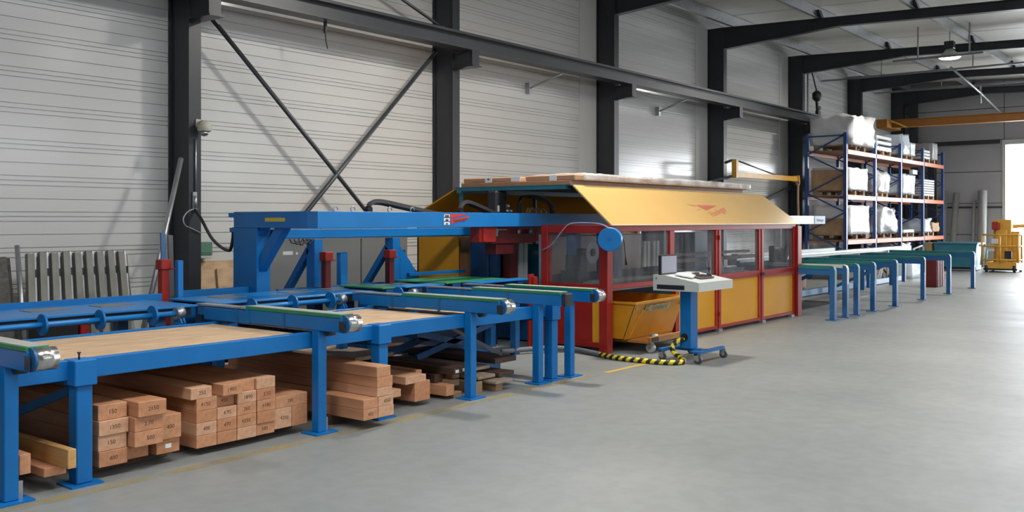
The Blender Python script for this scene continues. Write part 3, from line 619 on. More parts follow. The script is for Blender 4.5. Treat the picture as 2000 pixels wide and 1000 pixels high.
m = on(t); m.box(10.30, 10.42, 7.1, 7.25, 1.1, 1.5); m.box(11.4, 11.6, 7.2, 7.5, 0.8, 1.45); m.box(12.8, 13.1, 7.2, 7.6, .8, 1.45); m.box(14.0, 14.4, 7.3, 7.7, .8, 1.4); m.done('tool_head', BLUED, t)
m = on(t); m.box(9.9, 15.3, 8.75, 9.15, 0.02, 1.35, .01); m.done('cable_cabinet', mat('brown_cabinet', (0.34, 0.15, 0.06), 0.5), t)
for k, xx in enumerate((11.02, 11.12, 11.26, 11.36)):
    m = on(t); m.box(xx, xx + 0.07, 6.50, 6.53, 0.98, 1.32); m.done('dust_flap', GREYL, t)
m = on(t); m.prism([(12.95, 0.85), (13.4, 0.85), (13.15, 1.42), (12.98, 1.44)], 'y', 6.5, 6.52); m.done('film_curtain', FILM, t)
m = on(t); m.box(12.0, 15.2, 6.7, 6.85, 0.98, 1.03); m.box(12.0, 15.2, 6.9, 7.0, 1.06, 1.1); m.done('work_piece', GWOOD, t)
# motor and hoses above the gantry beam
t = T('spindle_motor', 'tall black spindle motor above the gantry beam', 'motor', (9.6, 8.0, 1.7))
m = on(t); m.box(9.59, 9.82, 7.86, 8.02, 1.52, 1.985, 0.02); m.done('housing', BLACKP, t)
m = on(t); m.cyl((9.82, 7.92, 1.79), (9.90, 7.92, 1.79), 0.035, 12); m.cyl((9.82, 7.9, 1.72), (9.93, 7.88, 1.72), 0.025, 10); m.box(9.82, 9.84, 7.9, 8.0, 1.84, 1.95); m.done('connector', GALV, t)
m = on(t); m.box(9.61, 9.65, 7.855, 7.86, 1.71, 1.79); m.done('name_plate', GREYL, t)
m = MB((10.3, 7.8, 1.69))
for k in range(3): m.tube(smoothline([(9.98 + .03 * k, 7.80, 1.66), (9.98 + .03 * k, 7.80, 1.80), (10.06 + .02 * k, 7.80 + 0.03 * k, 1.90), (10.22, 7.8, 1.93 - .012 * k), (10.48, 7.8, 1.915 - .025 * k), (10.72 - .03 * k, 7.8, 1.83), (10.80 - .04 * k, 7.8, 1.66)], 6), 0.012, 8)
S(m, 'hydraulic_hoses', BLACK, 'loop of black hydraulic hoses above the gantry beam', 'hose')
m = MB((10.3, 7.72, 1.69)); rr = random.Random(3)
for k in range(9):
    a = 10.02 + rr.random() * 0.35; m.tube(smoothline([(a, 7.72, 1.66), (a + 0.03, 7.70, 1.72 + rr.random() * 0.05), (a + 0.15, 7.72, 1.70 + rr.random() * 0.06), (a + 0.22, 7.74, 1.66)], 4), 0.005, 5)
S(m, 'wire_bundle', BRASS, 'tangle of copper coloured wires below the hose loop', 'wires')
# packs on the roof
t = T('flat_pack', 'long cardboard flat pack on the machine roof, the one farther back with a white label', 'pack', (12, 8.1, 2.05), 'flat packs on the machine roof')
m = on(t); m.box(9.76, 14.7, 7.66, 8.58, 2.098, 2.165, 0.012); b_ = m.done('carton', CARD, t)
m = on(t); m.box(9.755, 9.76, 8.08, 8.19, 2.10, 2.162); m.box(9.755, 9.76, 7.60, 7.75, 2.105, 2.162); m.box(9.757, 9.8, 8.5, 8.60, 2.05, 2.09); m.done('paper_label', WHITE, t)
m = on(t); m.box(9.7545, 9.7552, 8.115, 8.15, 2.13, 2.15); m.done('printed_mark', INK, t)
t = T('flat_pack', 'long film wrapped flat pack on the machine roof, along the top edge of the hood', 'pack', (12, 7.1, 2.05), 'flat packs on the machine roof')
m = on(t); m.box(9.76, 14.72, 6.74, 7.52, 2.098, 2.17, 0.012); m.done('carton', CARD, t)
m = on(t); m.box(9.755, 9.76, 7.02, 7.13, 2.10, 2.168); m.done('paper_label', WHITE, t)
def crumpled(mb, x0, x1, y0, y1, z0, z1, amp, nx=24, ny=6, nz=4, seed=1):
    """closed box skin with displaced verts (film, tarpaulin)"""
    bm = bmesh.new(); rr = random.Random(seed)
    bmesh.ops.create_cube(bm, size=1)
    from mathutils import noise as NZ
    L = (x1 - x0, y1 - y0, z1 - z0)
    for ax, n in ((0, nx), (1, ny), (2, nz)):
        es = [e for e in bm.edges if abs((e.verts[0].co - e.verts[1].co)[ax]) > 0.01 and abs((e.verts[0].co - e.verts[1].co).length - abs((e.verts[0].co - e.verts[1].co)[ax])) < 1e-5]
        bmesh.ops.subdivide_edges(bm, edges=es, cuts=n - 1, use_grid_fill=True)
    vs = []
    for v in bm.verts:
        p = Vector(((x0 + x1) / 2 + v.co.x * L[0], (y0 + y1) / 2 + v.co.y * L[1], (z0 + z1) / 2 + v.co.z * L[2]))
        f = 0.15 if v.co.z < -0.49 else 1.0
        d = Vector((NZ.noise(p * 3 + Vector((seed, 0, 0))), NZ.noise(p * 3 + Vector((0, seed, 5))), NZ.noise(p * 3 + Vector((9, 0, seed)))))
        d2 = Vector((NZ.noise(p * 9 + Vector((seed, 3, 0))), NZ.noise(p * 9 + Vector((2, seed, 5))), NZ.noise(p * 9 + Vector((9, 7, seed)))))
        vs.append(p + (d * amp + d2 * amp * 0.45) * f)
    fs = [[v.index for v in f.verts] for f in bm.faces]; bm.free()
    return mb.add(vs, fs, 0, True)
m = on(t); crumpled(m, 9.95, 14.80, 6.71, 7.55, 2.103, 2.195, 0.012, 130, 14, 3, 5); m.done('film_wrap', FILM, t)
m = MB((12, 7.6, 2.05)); m.box(9.74, 14.70, 6.80, 8.60, 2.045, 2.097, 0.003)
S(m, 'base_board', mat('orange_board', (0.42, 0.19, 0.10), 0.6, var=0.15), 'flat orange brown board under the packs on the machine roof', 'board')
for xx in (11.0, 12.35, 14.0):
    pass
# cable reel on the corner post
t = T('cable_reel', 'round blue cable reel hanging on the red corner post', 'reel', (9.62, 6.14, 1.37))
m = on(t); m.tube([(9.44, 6.03, 1.375), (9.445, 6.032, 1.375), (9.58, 6.10, 1.375), (9.64, 6.13, 1.375)], [0.13, 0.14, 0.14, 0.135], 28); m.done('drum', BLUEL, t)
m = on(t); m.tube([(9.435, 6.028, 1.375), (9.45, 6.035, 1.375)], 0.028, 14); m.done('hub', BLUE, t)
m = on(t); m.box(9.58, 9.72, 6.06, 6.18, 1.42, 1.49, 0.005); m.done('bracket', BLACKP, t)
m = on(t); m.tube(smoothline([(9.72, 6.08, 1.45), (9.80, 6.06, 1.36), (9.83, 6.06, 1.24), (9.85, 6.06, 1.14)], 5), 0.006, 6); m.tube([(9.85, 6.06, 1.15), (9.86, 6.06, 1.06)], 0.013, 8); m.done('pull_cable', BLACK, t)
m = MB((9.6, 6.6, 1.5)); m.tube(smoothline([(9.63, 7.15, 1.22), (9.63, 7.0, 1.30), (9.62, 6.85, 1.45), (9.63, 6.72, 1.555), (9.64, 6.45, 1.565), (9.6, 6.25, 1.55), (9.58, 6.12, 1.50)], 6), 0.008, 6)
S(m, 'reel_cable', mat('lilac_cable', (0.30, 0.25, 0.36), 0.5), 'thin lilac cable running from the reel over the red window frame', 'cable')
# ---------------------------------------------------------------- tipping skip
t = T('tipping_skip', 'yellow tipping skip on castors parked under the red machine sill', 'skip', (10.5, 6.5, 0))
def quadshell(mb, a, b, c, d, th_):
    a, b, c, d = map(Vector, (a, b, c, d)); n = (b - a).cross(d - a).normalized() * th_
    v = [a, b, c, d, a + n, b + n, c + n, d + n]; mb.add(v, [(0, 1, 2, 3), (7, 6, 5, 4), (0, 4, 5, 1), (1, 5, 6, 2), (2, 6, 7, 3), (3, 7, 4, 0)])
F0, F1, F2, F3 = (9.86, 5.93, 0.60), (11.06, 5.93, 0.615), (11.06, 6.10, 0.155), (9.86, 6.10, 0.155)
B0, B1, B2, B3 = (9.86, 7.12, 0.60), (11.06, 7.12, 0.615), (11.06, 6.85, 0.155), (9.86, 6.85, 0.155)
m = on(t); quadshell(m, F3, F2, F1, F0, -0.008); fp = m.done('front_plate', YELB, t)
m = on(t); quadshell(m, B3, B2, B1, B0, 0.008); m.done('back_plate', YELB, t)
m = on(t); quadshell(m, F3, F0, B0, B3, -0.008); m.done('side_plate', YELB, t)
m = on(t); quadshell(m, F2, F1, B1, B2, 0.008); m.done('side_plate', YELB, t)
m = on(t); quadshell(m, F3, F2, B2, B3, 0.008); m.done('floor_plate', YELB, t)
m = on(t); m.bar((9.84, 5.925, 0.602), (11.08, 5.925, 0.617), 0.03, 0.025); m.bar((9.855, 5.93, 0.602), (9.855, 7.12, 0.602), 0.03, 0.025); m.bar((11.065, 5.93, 0.617), (11.065, 7.12, 0.617), 0.03, 0.025); m.done('rim', YELB, t)
fn = Vector((0, -0.46, -0.17)).normalized(); fu = Vector((0, -0.17, 0.445)).normalized()
def FP(x, s): return Vector((x, 6.10, 0.155)) + fu * s + Vector((0, -0.445, -0.17)).normalized() * 0.010
m = on(t)
m.add([FP(9.98, 0.02), FP(10.02, 0.02), FP(10.12, 0.38), FP(10.07, 0.38)] + [FP(9.98, 0.02) - fn * .012, FP(10.02, 0.02) - fn * .012, FP(10.12, 0.38) - fn * .012, FP(10.07, 0.38) - fn * .012], [(0, 1, 2, 3), (0, 4, 5, 1), (1, 5, 6, 2), (2, 6, 7, 3), (3, 7, 4, 0)]); m.done('stiffener', YELB, fp)
m = on(t); m.add([FP(10.12, 0.36), FP(10.72, 0.36), FP(10.72, 0.44), FP(10.12, 0.44)], [(0, 1, 2, 3)]); m.done('name_sticker', mat('sticker_grey', (0.42, 0.34, 0.18), 0.5), fp)
writing('Goubard', 0.105, frame(FP(10.47, 0.40) + fn * 0.001, (1, 0, 0), fu), mat('sticker_green', (0.03, 0.14, 0.09), 0.5), 'lettering', fp, t.location)
m = on(t)
for k in range(14):
    a0, a1 = 2 * math.pi * k / 16 + 0.5, 2 * math.pi * (k + 1) / 16 + 0.5
    c0 = FP(10.18, 0.40)
    m.add([c0 + Vector((math.cos(a) * r, 0, 0)) + fu * math.sin(a) * r + fn * 0.001 for a, r in ((a0, 0.035), (a1, 0.035), (a1, 0.022), (a0, 0.022))], [(0, 1, 2, 3)])
m.done('logo_ring', MATS['sticker_green'], fp)
for xx in (9.90, 10.98): m = on(t); m.box(xx, xx + 0.05, 5.945, 5.965, 0.52, 0.57); m.done('chain_hook', YELB, fp)
m = on(t); m.box(9.98, 10.98, 5.84, 6.9, 0.115, 0.15, 0.003); m.box(9.98, 10.98, 5.80, 5.84, 0.125, 0.195, 0.003); m.done('base_frame', ORA, t)
for xx in (10.02, 10.72): m = on(t); m.box(xx, xx + 0.16, 5.795, 5.80, 0.135, 0.185); m.done('fork_pocket', BLACK, t)
m = on(t); m.cyl((10.16, 5.90, 0.185), (10.30, 5.90, 0.185), 0.025, 10); m.done('release_latch', GALV, t)
for (xx, yy) in ((10.1, 5.86), (10.9, 5.86), (10.1, 6.8), (10.9, 6.8)):
    m = on(t); m.cyl((xx - 0.025, yy, 0.055), (xx + 0.025, yy, 0.055), 0.055, 18); wv = m.done('castor', GREYL, t)
    m = on(t); m.cyl((xx - 0.03, yy, 0.055), (xx + 0.03, yy, 0.055), 0.02, 10); m.box(xx - 0.035, xx + 0.035, yy - 0.02, yy + 0.02, 0.10, 0.117); m.done('castor_fork', GALV, wv)
# ---------------------------------------------------------------- control console
t = T('control_console', 'light grey control desk with screen on a blue wheeled stand', 'console', (9.9, 5.25, 0))
m = on(t); m.prism([(4.96, 0.80), (5.54, 0.795), (5.54, 0.975), (5.40, 0.975), (4.96, 0.90)], 'x', 9.60, 10.45); dk = m.done('desk', GREYL, t)
m = on(t); m.box(9.596, 9.60, 5.14, 5.49, 0.815, 0.865); m.done('vent_slot', BLACKP, dk)
m = on(t); m.cyl((9.594, 5.50, 0.935), (9.60, 5.50, 0.935), 0.012, 10); m.done('key_switch', GALV, dk)
m = on(t); m.box(9.60, 9.98, 5.44, 5.475, 0.972, 1.20, 0.004); mo = m.done('monitor', BLACKP, t)
m = on(t); m.box(9.617, 9.963, 5.436, 5.44, 0.992, 1.185); m.done('screen', SCREEN, mo)
def dz(y): return 0.90 + (y - 4.96) * 0.075 / 0.44
M = frame((10.05, 5.15, dz(5.15) + 0.004), (1, 0, 0), Vector((0, 0.44, 0.075)))
m = on(t); m.box(-0.17, 0.17, -0.07, 0.07, 0, 0.018, 0.004, M=M); m.done('keyboard', BLACKP, t)
M2 = frame((9.86, 5.26, dz(5.26) + 0.004), Vector((1, 0.3, 0)), Vector((-0.3, 1, 0.17)))
m = on(t); m.box(-0.14, 0.14, -0.10, 0.10, 0, 0.022, 0.004, M=M2); m.done('clip_folder', WHITE, t)
m = on(t); m.box(-0.05, 0.07, 0.07, 0.115, 0.018, 0.04, 0.008, M=M); m.done('hand_set', BLACK, t)
M3 = frame((10.22, 5.30, dz(5.3) + 0.004), Vector((1, 0.1, 0)), Vector((-0.1, 1, 0.17)))
m = on(t); m.box(-0.06, 0.06, -0.05, 0.05, 0, 0.012, M=M3); m.done('pink_pad', mat('pink_paper', (0.62, 0.30, 0.30), 0.6), t)
m = on(t); m.tube([(10.32, 5.20, dz(5.2)), (10.32, 5.20, dz(5.2) + 0.03), (10.32, 5.20, dz(5.2) + 0.035), (10.325, 5.2, dz(5.2) + 0.07), (10.325, 5.2, dz(5.2) + 0.085), (10.325, 5.2, dz(5.2) + 0.115)], [0.035, 0.025, 0.009, 0.009, 0.019, 0.012], 12); m.done('joystick', BLACK, t)
m = on(t); m.box(9.79, 9.96, 5.16, 5.30, 0.13, 0.80, 0.006); co = m.done('column', BLUE, t)
m = on(t); m.cyl((9.786, 5.24, 0.26), (9.79, 5.24, 0.26), 0.045, 16); m.done('cable_port', BLACK, co)
m = on(t); m.bar((9.58, 4.99, 0.118), (10.25, 4.99, 0.118), 0.05, 0.03); m.bar((9.62, 5.46, 0.118), (10.35, 5.46, 0.118), 0.05, 0.03); m.bar((9.875, 4.99, 0.118), (9.875, 5.46, 0.118), 0.08, 0.03); m.box(9.56, 9.68, 4.93, 5.05, 0.128, 0.14); m.done('base_frame', BLUE, t)
for (xx, yy) in ((9.60, 4.99), (10.23, 4.99), (9.64, 5.46), (10.33, 5.46)):
    m = on(t); m.cyl((xx - 0.018, yy - 0.02, 0.045), (xx + 0.018, yy - 0.02, 0.045), 0.045, 18); wv = m.done('castor', mat('castor_rubber', (0.06, 0.06, 0.065), 0.5) if 'castor_rubber' not in MATS else MATS['castor_rubber'], t)
    m = on(t); m.box(xx - 0.024, xx - 0.019, yy - 0.035, yy + 0.02, 0.04, 0.105); m.box(xx + 0.019, xx + 0.024, yy - 0.035, yy + 0.02, 0.04, 0.105); m.box(xx - 0.024, xx + 0.024, yy - 0.02, yy + 0.02, 0.095, 0.105); m.cyl((xx - 0.026, yy - 0.02, 0.045), (xx + 0.026, yy - 0.02, 0.045), 0.018, 10); m.done('castor_fork', GALV, wv)
# hoses
pts = [(9.38, 6.12, 0.032), (9.30, 5.90, 0.03), (9.265, 5.72, 0.03), (9.27, 5.5, 0.03), (9.30, 5.28, 0.03), (9.37, 5.13, 0.03), (9.50, 5.10, 0.032), (9.62, 5.20, 0.05), (9.64, 5.30, 0.10), (9.68, 5.33, 0.17), (9.74, 5.28, 0.23), (9.79, 5.24, 0.255)]
L = smoothline(pts, 10)
# resample evenly so the stripes keep one width
def resample(L, step):
    out = [L[0]]; acc = 0.0
    for a, b in zip(L[:-1], L[1:]):
        d = (b - a).length; q = step - acc
        while q <= d: out.append(a + (b - a) * (q / d)); q += step
        acc = d - (q - step)
    return out
m = MB((9.3, 5.5, 0)); m.tube(resample(L, 0.0125), 0.028, 12, stripe=4)
S(m, 'striped_hose', [BLACK, YSTR], 'black and yellow striped cable hose lying on the floor and rising to the console', 'hose')
m = MB((9.5, 6.6, 0)); m.tube(smoothline([(8.75, 7.1, 0.05), (9.3, 6.85, 0.055), (9.5, 6.6, 0.045), (9.44, 6.3, 0.035), (9.385, 6.13, 0.032)], 6), 0.03, 10)
S(m, 'cable_hose', mat('grey_hose', (0.13, 0.14, 0.16), 0.5), 'plain grey cable hose running under the conveyor legs to the striped hose', 'hose')
# ---------------------------------------------------------------- timber under the table
def timber(x0, x1, z0, z1, yf, ln, mt, lab, grp, note=None, nsz=0.038, rz=0.0, lbl=False):
    t_ = MB(((x0 + x1) / 2, yf, z0)); t_.box(x0, x1, yf, min(yf + ln, 7.6), z0, z1, 0.003)
    o = S(t_, 'timber_beam', mt, lab, 'timber', grp)
    if rz: o.rotation_euler.z = rz
    if note:
        writing(note, nsz, frame((random.uniform(-0.01, 0.015), -0.001, (z1 - z0) / 2), (1, 0, random.uniform(-.06, .06)), (0, 0, 1)), INK, 'pencil_number', o, (0, 0, 0), 0.0003)
    if lbl:
        q = MB(); q.box(-0.022, 0.022, -0.002, 0, (z1 - z0) / 2 - 0.014, (z1 - z0) / 2 + 0.014); q.done('paper_label', WHITE, o)
    return o
def column(cols, grp, ydef, where, kinds=(0, 1, 2)):
    n = len(cols)
    for i, c in enumerate(cols):        # listed from the top down
        x0, x1, z0, z1 = c[:4]; note = c[4] if len(c) > 4 else None; dy = c[5] if len(c) > 5 else 0.0
        k = c[6] if len(c) > 6 else random.choice(kinds)
        o_ = 'bottom' if i == n - 1 and n > 1 else (ORD[i] if n > 1 else 'single')
        timber(x0 + 0.001, x1 - 0.001, z0 + 0.0005, z1 - 0.0005, ydef + dy, 1.9 + random.uniform(-0.2, 0.2), WOOD[k], '%s reddish timber beam of the %s' % (o_, where), grp, note, lbl=(len(c) > 7))
GA = 'timber beams in the near stack'; GB = 'timber beams in the broad middle stack'; GC = 'timber beams in the stack behind the second conveyor leg'
column([(3.035, 3.228, 0.355, 0.452, '150', 0.02), (3.03, 3.228, 0.263, 0.355, '1350', 0.0), (3.03, 3.22, 0.166, 0.263, '150', 0.01, 2), (3.03, 3.22, 0.07, 0.166, '400', 0.0)], GA, 5.65, 'column right next to the near table leg')
column([(3.245, 3.443, 0.355, 0.452, '2150', -0.08), (3.232, 3.43, 0.262, 0.355, '2.70', -0.06), (3.232, 3.43, 0.166, 0.262, '500', -0.06, 1), (3.222, 3.40, 0.07, 0.166, None, 0.06, 0)], GA, 5.65, 'second column in the near stack')
column([(3.445, 3.60, 0.166, 0.325, '400', 0.0, 1), (3.43, 3.60, 0.07, 0.166, None, 0.02, 0, 'label')], GA, 5.65, 'low third column in the near stack')
Z5 = [0.466, 0.386, 0.304, 0.222, 0.136, 0.052]
column([(3.69, 3.855, Z5[1], Z5[0], '250', 0.0, 2), (3.733, 3.895, Z5[2], Z5[1], '4150', 0.0, 1), (3.733, 3.895, Z5[3], Z5[2], None, 0.0), (3.733, 3.895, Z5[4], Z5[3], '400', 0.0), (3.733, 3.895, Z5[5], Z5[4], None, 0.0)], GB, 5.68, 'leftmost column in the broad stack')
column([(3.915, 4.07, Z5[1], Z5[0], '1900', -0.04, 1), (3.897, 4.057, Z5[2], Z5[1], '450', 0.03, 0), (3.897, 4.057, Z5[3], Z5[2], '4.95', 0.0, 2), (3.897, 4.057, Z5[4], Z5[3], '470', 0.0), (3.897, 4.057, Z5[5], Z5[4], None, 0.0)], GB, 5.68, 'second column in the broad stack')
column([(4.075, 4.22, Z5[1], Z5[0], None, 0.02), (4.06, 4.222, Z5[2], Z5[1], '1890', 0.0, 2), (4.06, 4.222, Z5[3], Z5[2], '260', 0.0), (4.06, 4.222, Z5[4], Z5[3], '4250', 0.0), (4.06, 4.222, Z5[5], Z5[4], None, 0.0)], GB, 5.68, 'middle column in the broad stack')
column([(4.224, 4.388, Z5[1], Z5[0], None, 0.0, 2), (4.226, 4.388, Z5[2], Z5[1], '2.50', 0.0, 0), (4.228, 4.388, Z5[3], Z5[2], '4180', 0.0), (4.228, 4.388, Z5[4], Z5[3], None, 0.0), (4.226, 4.388, Z5[5], Z5[4], '500', 0.01)], GB, 5.68, 'fourth column in the broad stack')
column([(4.392, 4.70, 0.216, 0.304, '200', 0.0, 1), (4.392, 4.553, 0.066, 0.216, '4200', 0.0, 2)], GB, 5.70, 'low right hand column in the broad stack, beside the blue leg')
timber(4.556, 4.70, 0.066, 0.216, 5.70, 1.9, WOOD[0], 'square bottom beam at the far right of the broad stack, touching the blue leg', GB)
column([(5.115, 5.262, 0.385, 0.468, None, 0.0, 1), (5.118, 5.285, 0.305, 0.385, None, 0.0, 1), (5.118, 5.28, 0.235, 0.305, None, 0.0, 2)], GC, 5.38, 'high column behind the second conveyor leg')
column([(4.975, 5.127, 0.158, 0.234, None, 0.0, 1), (4.975, 5.127, 0.075, 0.158, '450', 0.0, 1)], GC, 5.38, 'low left column behind the second conveyor leg')
column([(5.13, 5.292, 0.158, 0.234, '4260', 0.0, 2), (5.13, 5.298, 0.075, 0.158, None, 0.0, 2)], GC, 5.38, 'low right column behind the second conveyor leg')
GD = 'short timber beams left of the dark planks'
for a in ((5.77, 6.02, 0.205, 0.27, 5.72, 'pale planed beam lying on top left of the dark planks', 2), (5.88, 6.07, 0.045, 0.204, 5.72, 'thick square beam on the floor left of the dark planks', 0), (5.63, 5.745, 0.11, 0.175, 5.75, 'small pale beam end sticking out beside the high timber column', 2),
          (6.28, 6.385, 0.035, 0.13, 5.72, 'low single beam on the floor just left of the dark planks', 1), (6.03, 6.10, 0.206, 0.285, 5.85, 'narrow reddish beam behind the pale planed beam', 1), (6.075, 6.11, .15, .204, 5.76, 'thin reddish batten wedged beside the thick square beam', 2)):
    timber(a[0], a[1], a[2], a[3], a[4], 1.7, WOOD[a[6]], a[5], GD)
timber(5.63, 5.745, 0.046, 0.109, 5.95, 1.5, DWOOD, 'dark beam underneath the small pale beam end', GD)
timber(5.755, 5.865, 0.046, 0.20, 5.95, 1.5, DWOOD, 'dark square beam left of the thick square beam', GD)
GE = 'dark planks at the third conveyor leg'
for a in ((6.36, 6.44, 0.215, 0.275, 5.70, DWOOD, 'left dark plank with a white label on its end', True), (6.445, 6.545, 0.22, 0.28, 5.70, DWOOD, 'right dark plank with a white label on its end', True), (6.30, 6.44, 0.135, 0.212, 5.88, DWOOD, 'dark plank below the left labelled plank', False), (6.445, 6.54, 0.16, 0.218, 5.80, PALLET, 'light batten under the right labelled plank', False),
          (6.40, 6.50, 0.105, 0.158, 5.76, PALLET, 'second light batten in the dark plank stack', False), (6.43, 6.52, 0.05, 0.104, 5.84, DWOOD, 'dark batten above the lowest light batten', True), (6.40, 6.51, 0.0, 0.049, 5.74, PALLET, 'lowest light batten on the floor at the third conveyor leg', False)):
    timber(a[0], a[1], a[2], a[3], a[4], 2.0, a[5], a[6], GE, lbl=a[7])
GF = 'grey boards right of the third conveyor leg'
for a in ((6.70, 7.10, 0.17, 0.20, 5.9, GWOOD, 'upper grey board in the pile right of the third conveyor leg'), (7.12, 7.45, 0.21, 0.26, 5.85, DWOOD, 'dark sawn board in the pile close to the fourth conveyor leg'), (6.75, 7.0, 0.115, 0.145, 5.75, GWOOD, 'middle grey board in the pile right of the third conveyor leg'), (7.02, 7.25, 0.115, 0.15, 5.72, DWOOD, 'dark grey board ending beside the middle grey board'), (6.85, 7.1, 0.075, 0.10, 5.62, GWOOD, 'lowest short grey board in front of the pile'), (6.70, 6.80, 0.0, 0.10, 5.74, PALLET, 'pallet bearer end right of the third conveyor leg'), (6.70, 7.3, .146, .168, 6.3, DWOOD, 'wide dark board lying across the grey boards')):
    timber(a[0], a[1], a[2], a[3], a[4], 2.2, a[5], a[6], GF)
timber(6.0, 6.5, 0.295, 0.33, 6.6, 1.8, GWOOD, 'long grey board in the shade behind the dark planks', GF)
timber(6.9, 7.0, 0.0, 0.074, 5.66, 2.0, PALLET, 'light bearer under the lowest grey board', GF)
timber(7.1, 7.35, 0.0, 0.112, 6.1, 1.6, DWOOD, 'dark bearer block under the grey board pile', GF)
GL = 'loose timber left of the near table leg'
timber(2.53, 2.595, 0.139, 0.255, 5.60, 1.3, WOOD[1], 'brown beam end at the left edge beside the cut off conveyor leg', GL)
timber(2.762, 2.812, 0.143, 0.255, 5.50, 1.5, PINE, 'yellow pine beam just left of the near table leg', GL)
timber(2.68, 2.812, 0.0905, 0.1425, 5.62, 1.4, WOOD[0], 'low reddish board under the yellow pine beam', GL)
timber(2.50, 2.63, 0.0905, 0.1385, 5.86, 1.3, DWOOD, 'dark board under the brown beam end at the left edge', GL)
timber(2.36, 2.48, 0.0905, 0.21, 5.80, 1.3, WOOD[0], 'dark reddish beam half hidden by the cut off conveyor leg', GL)
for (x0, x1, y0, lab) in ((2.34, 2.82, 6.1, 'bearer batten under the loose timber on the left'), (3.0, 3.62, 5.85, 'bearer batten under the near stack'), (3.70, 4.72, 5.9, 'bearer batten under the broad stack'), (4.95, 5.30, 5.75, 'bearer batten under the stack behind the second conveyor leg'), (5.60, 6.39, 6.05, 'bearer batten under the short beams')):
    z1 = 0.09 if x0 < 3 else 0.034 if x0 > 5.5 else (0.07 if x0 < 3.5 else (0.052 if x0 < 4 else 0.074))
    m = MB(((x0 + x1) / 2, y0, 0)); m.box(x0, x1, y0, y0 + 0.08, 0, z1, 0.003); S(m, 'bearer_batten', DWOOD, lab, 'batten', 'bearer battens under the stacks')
for (x0, x1, z0, z1, lab) in ((2.45, 2.60, 0.03, .085, ''),): pass
# scissor lift frame in the shade at the right end of the table
t = T('scissor_lift', 'dark blue scissor lift frame in the shade below the fourth conveyor arm', 'lift', (7.5, 6.5, 0))
for yy in (6.55, 6.95):
    m = on(t); m.bar((6.75, yy, 0.49), (7.9, yy, 0.22), 0.04, 0.06); m.bar((6.75, yy, 0.25), (7.9, yy, 0.49), 0.04, 0.06); m.done('scissor_arm', BLUED, t)
m = on(t); m.box(6.7, 8.0, 6.5, 7.0, 0.52, 0.57); m.done('platform', BLUED, t)
m = on(t); m.box(6.7, 8.0, 6.5, 7.0, 0.17, 0.205) if False else m.box(7.4, 8.0, 6.5, 7.0, 0.0, 0.19); m.done('base', BLUED, t)
m = on(t); m.bar((7.05, 6.45, 0.56), (7.35, 5.95, 0.27), 0.03, 0.03); m.done('strut', GALV, t)
m = on(t); m.box(8.1, 8.18, 7.0, 7.08, 0, .8); m.box(8.9, 8.98, 7.0, 7.08, 0, .8); m.box(8.0, 9.1, 7.05, 7.1, .45, .55); m.done('side_frame', BLUED, t)

# ---------------------------------------------------------------- leaning things along the left wall
for i in range(9):
    x = 4.80 + i * 0.128; lean = 0.42
    b = Vector((x * 0.967 + 0.03 + 0.012 * i, 10.02, 0)); q = Vector((x, 10.36, 1.24 + 0.01 * (i % 2)))
    t = T('zinc_channel', 'weathered zinc channel post in the leaning row, number %s from the left' % ('one two three four five six seven eight nine'.split()[i]), 'post', tuple(b), 'leaning zinc channel posts')
    m = on(t); d = q - b
    def off(dx, dy): return Vector((dx, dy, 0))
    m.bar(b + off(0.0, 0), q + off(0.0, 0), 0.074, 0.012, up=(0, 1, 0)); m.bar(b + off(-0.032, 0.03), q + off(-0.032, 0.03), 0.006, 0.06, up=(0, 1, 0)); m.bar(b + off(0.032, 0.03), q + off(0.032, 0.03), 0.006, 0.06, up=(0, 1, 0)); m.done('channel', PROF, t)
    m = on(t); m.bar(b + off(0.062, 0.045), q + off(0.062, 0.045), 0.018, 0.02, up=(0, 1, 0)); m.done('edge_strip', GALV, t)
    m = on(t); m.bar(b + off(0.078, 0.075), q + off(0.078, 0.075) - d * 0.03, 0.07, 0.006, up=(0, 1, 0)); m.done('back_web', PROF, t)
    m = on(t); z = 0.80; c = b + d * 0.84 + off(.1, .03); m.box(c.x - 0.055, c.x - 0.03, c.y - 0.02, c.y + 0.05, c.z - 0.05, c.z + 0.03); m.done('bracket', DARK, t)
for (x0, x1, y, z1, lab) in ((4.03, 4.50, 10.05, 1.22, 'dark grey weathered board pack leaning at the far left'), (4.47, 4.60, 10.2, 1.20, 'narrow grey board beside the round zinc tube')):
    m = MB((x0, y, 0))
    for k in range(3): m.prism([(y - 0.05 + k * .035, 0), (y - 0.02 + k * .035, 0), (y + 0.23 + k * .035, z1 - 0.03 * k), (y + 0.20 + k * .035, z1 - 0.03 * k)], 'x', x0 + .01 * k, x1 - .015 * k)
    S(m, 'board_pack', mat('weathered_board', (0.10, 0.095, 0.085), 0.7, col2=(0.05, 0.048, 0.042), vscale=6, stretch=(2, 1, 4)) if 'weathered_board' not in MATS else MATS['weathered_board'], lab, 'boards')
m = MB((4.70, 10.1, 0)); m.tube([(4.60, 10.02, 0), (4.665, 10.38, 1.33)], 0.026, 12); S(m, 'zinc_tube', GALV, 'round zinc tube taller than the leaning channel posts', 'tube')
m = MB((6.0, 10.1, 0)); m.tube([(5.74, 9.9, 0), (6.60, 10.365, 2.35)], 0.03, 12); S(m, 'leaning_pipe', GALV, 'long galvanised pipe leaning on the wall beside the dome camera column', 'pipe')
for (x, z1, mm, lab) in ((5.93, 1.455, BLUED, 'dark blue slat leaning against the dome camera column'), (6.02, 1.43, DARKF, 'grey slat leaning right beside the dark blue slat')):
    m = MB((x, 9.5, 0)); m.bar((x * .965 + 0.05, 9.35, 0), (x + 0.03, 9.72, z1), 0.06, 0.02, up=(0, 1, 0)); S(m, 'steel_flat_bar', mm, lab.replace('slat', 'flat bar'), 'bar')
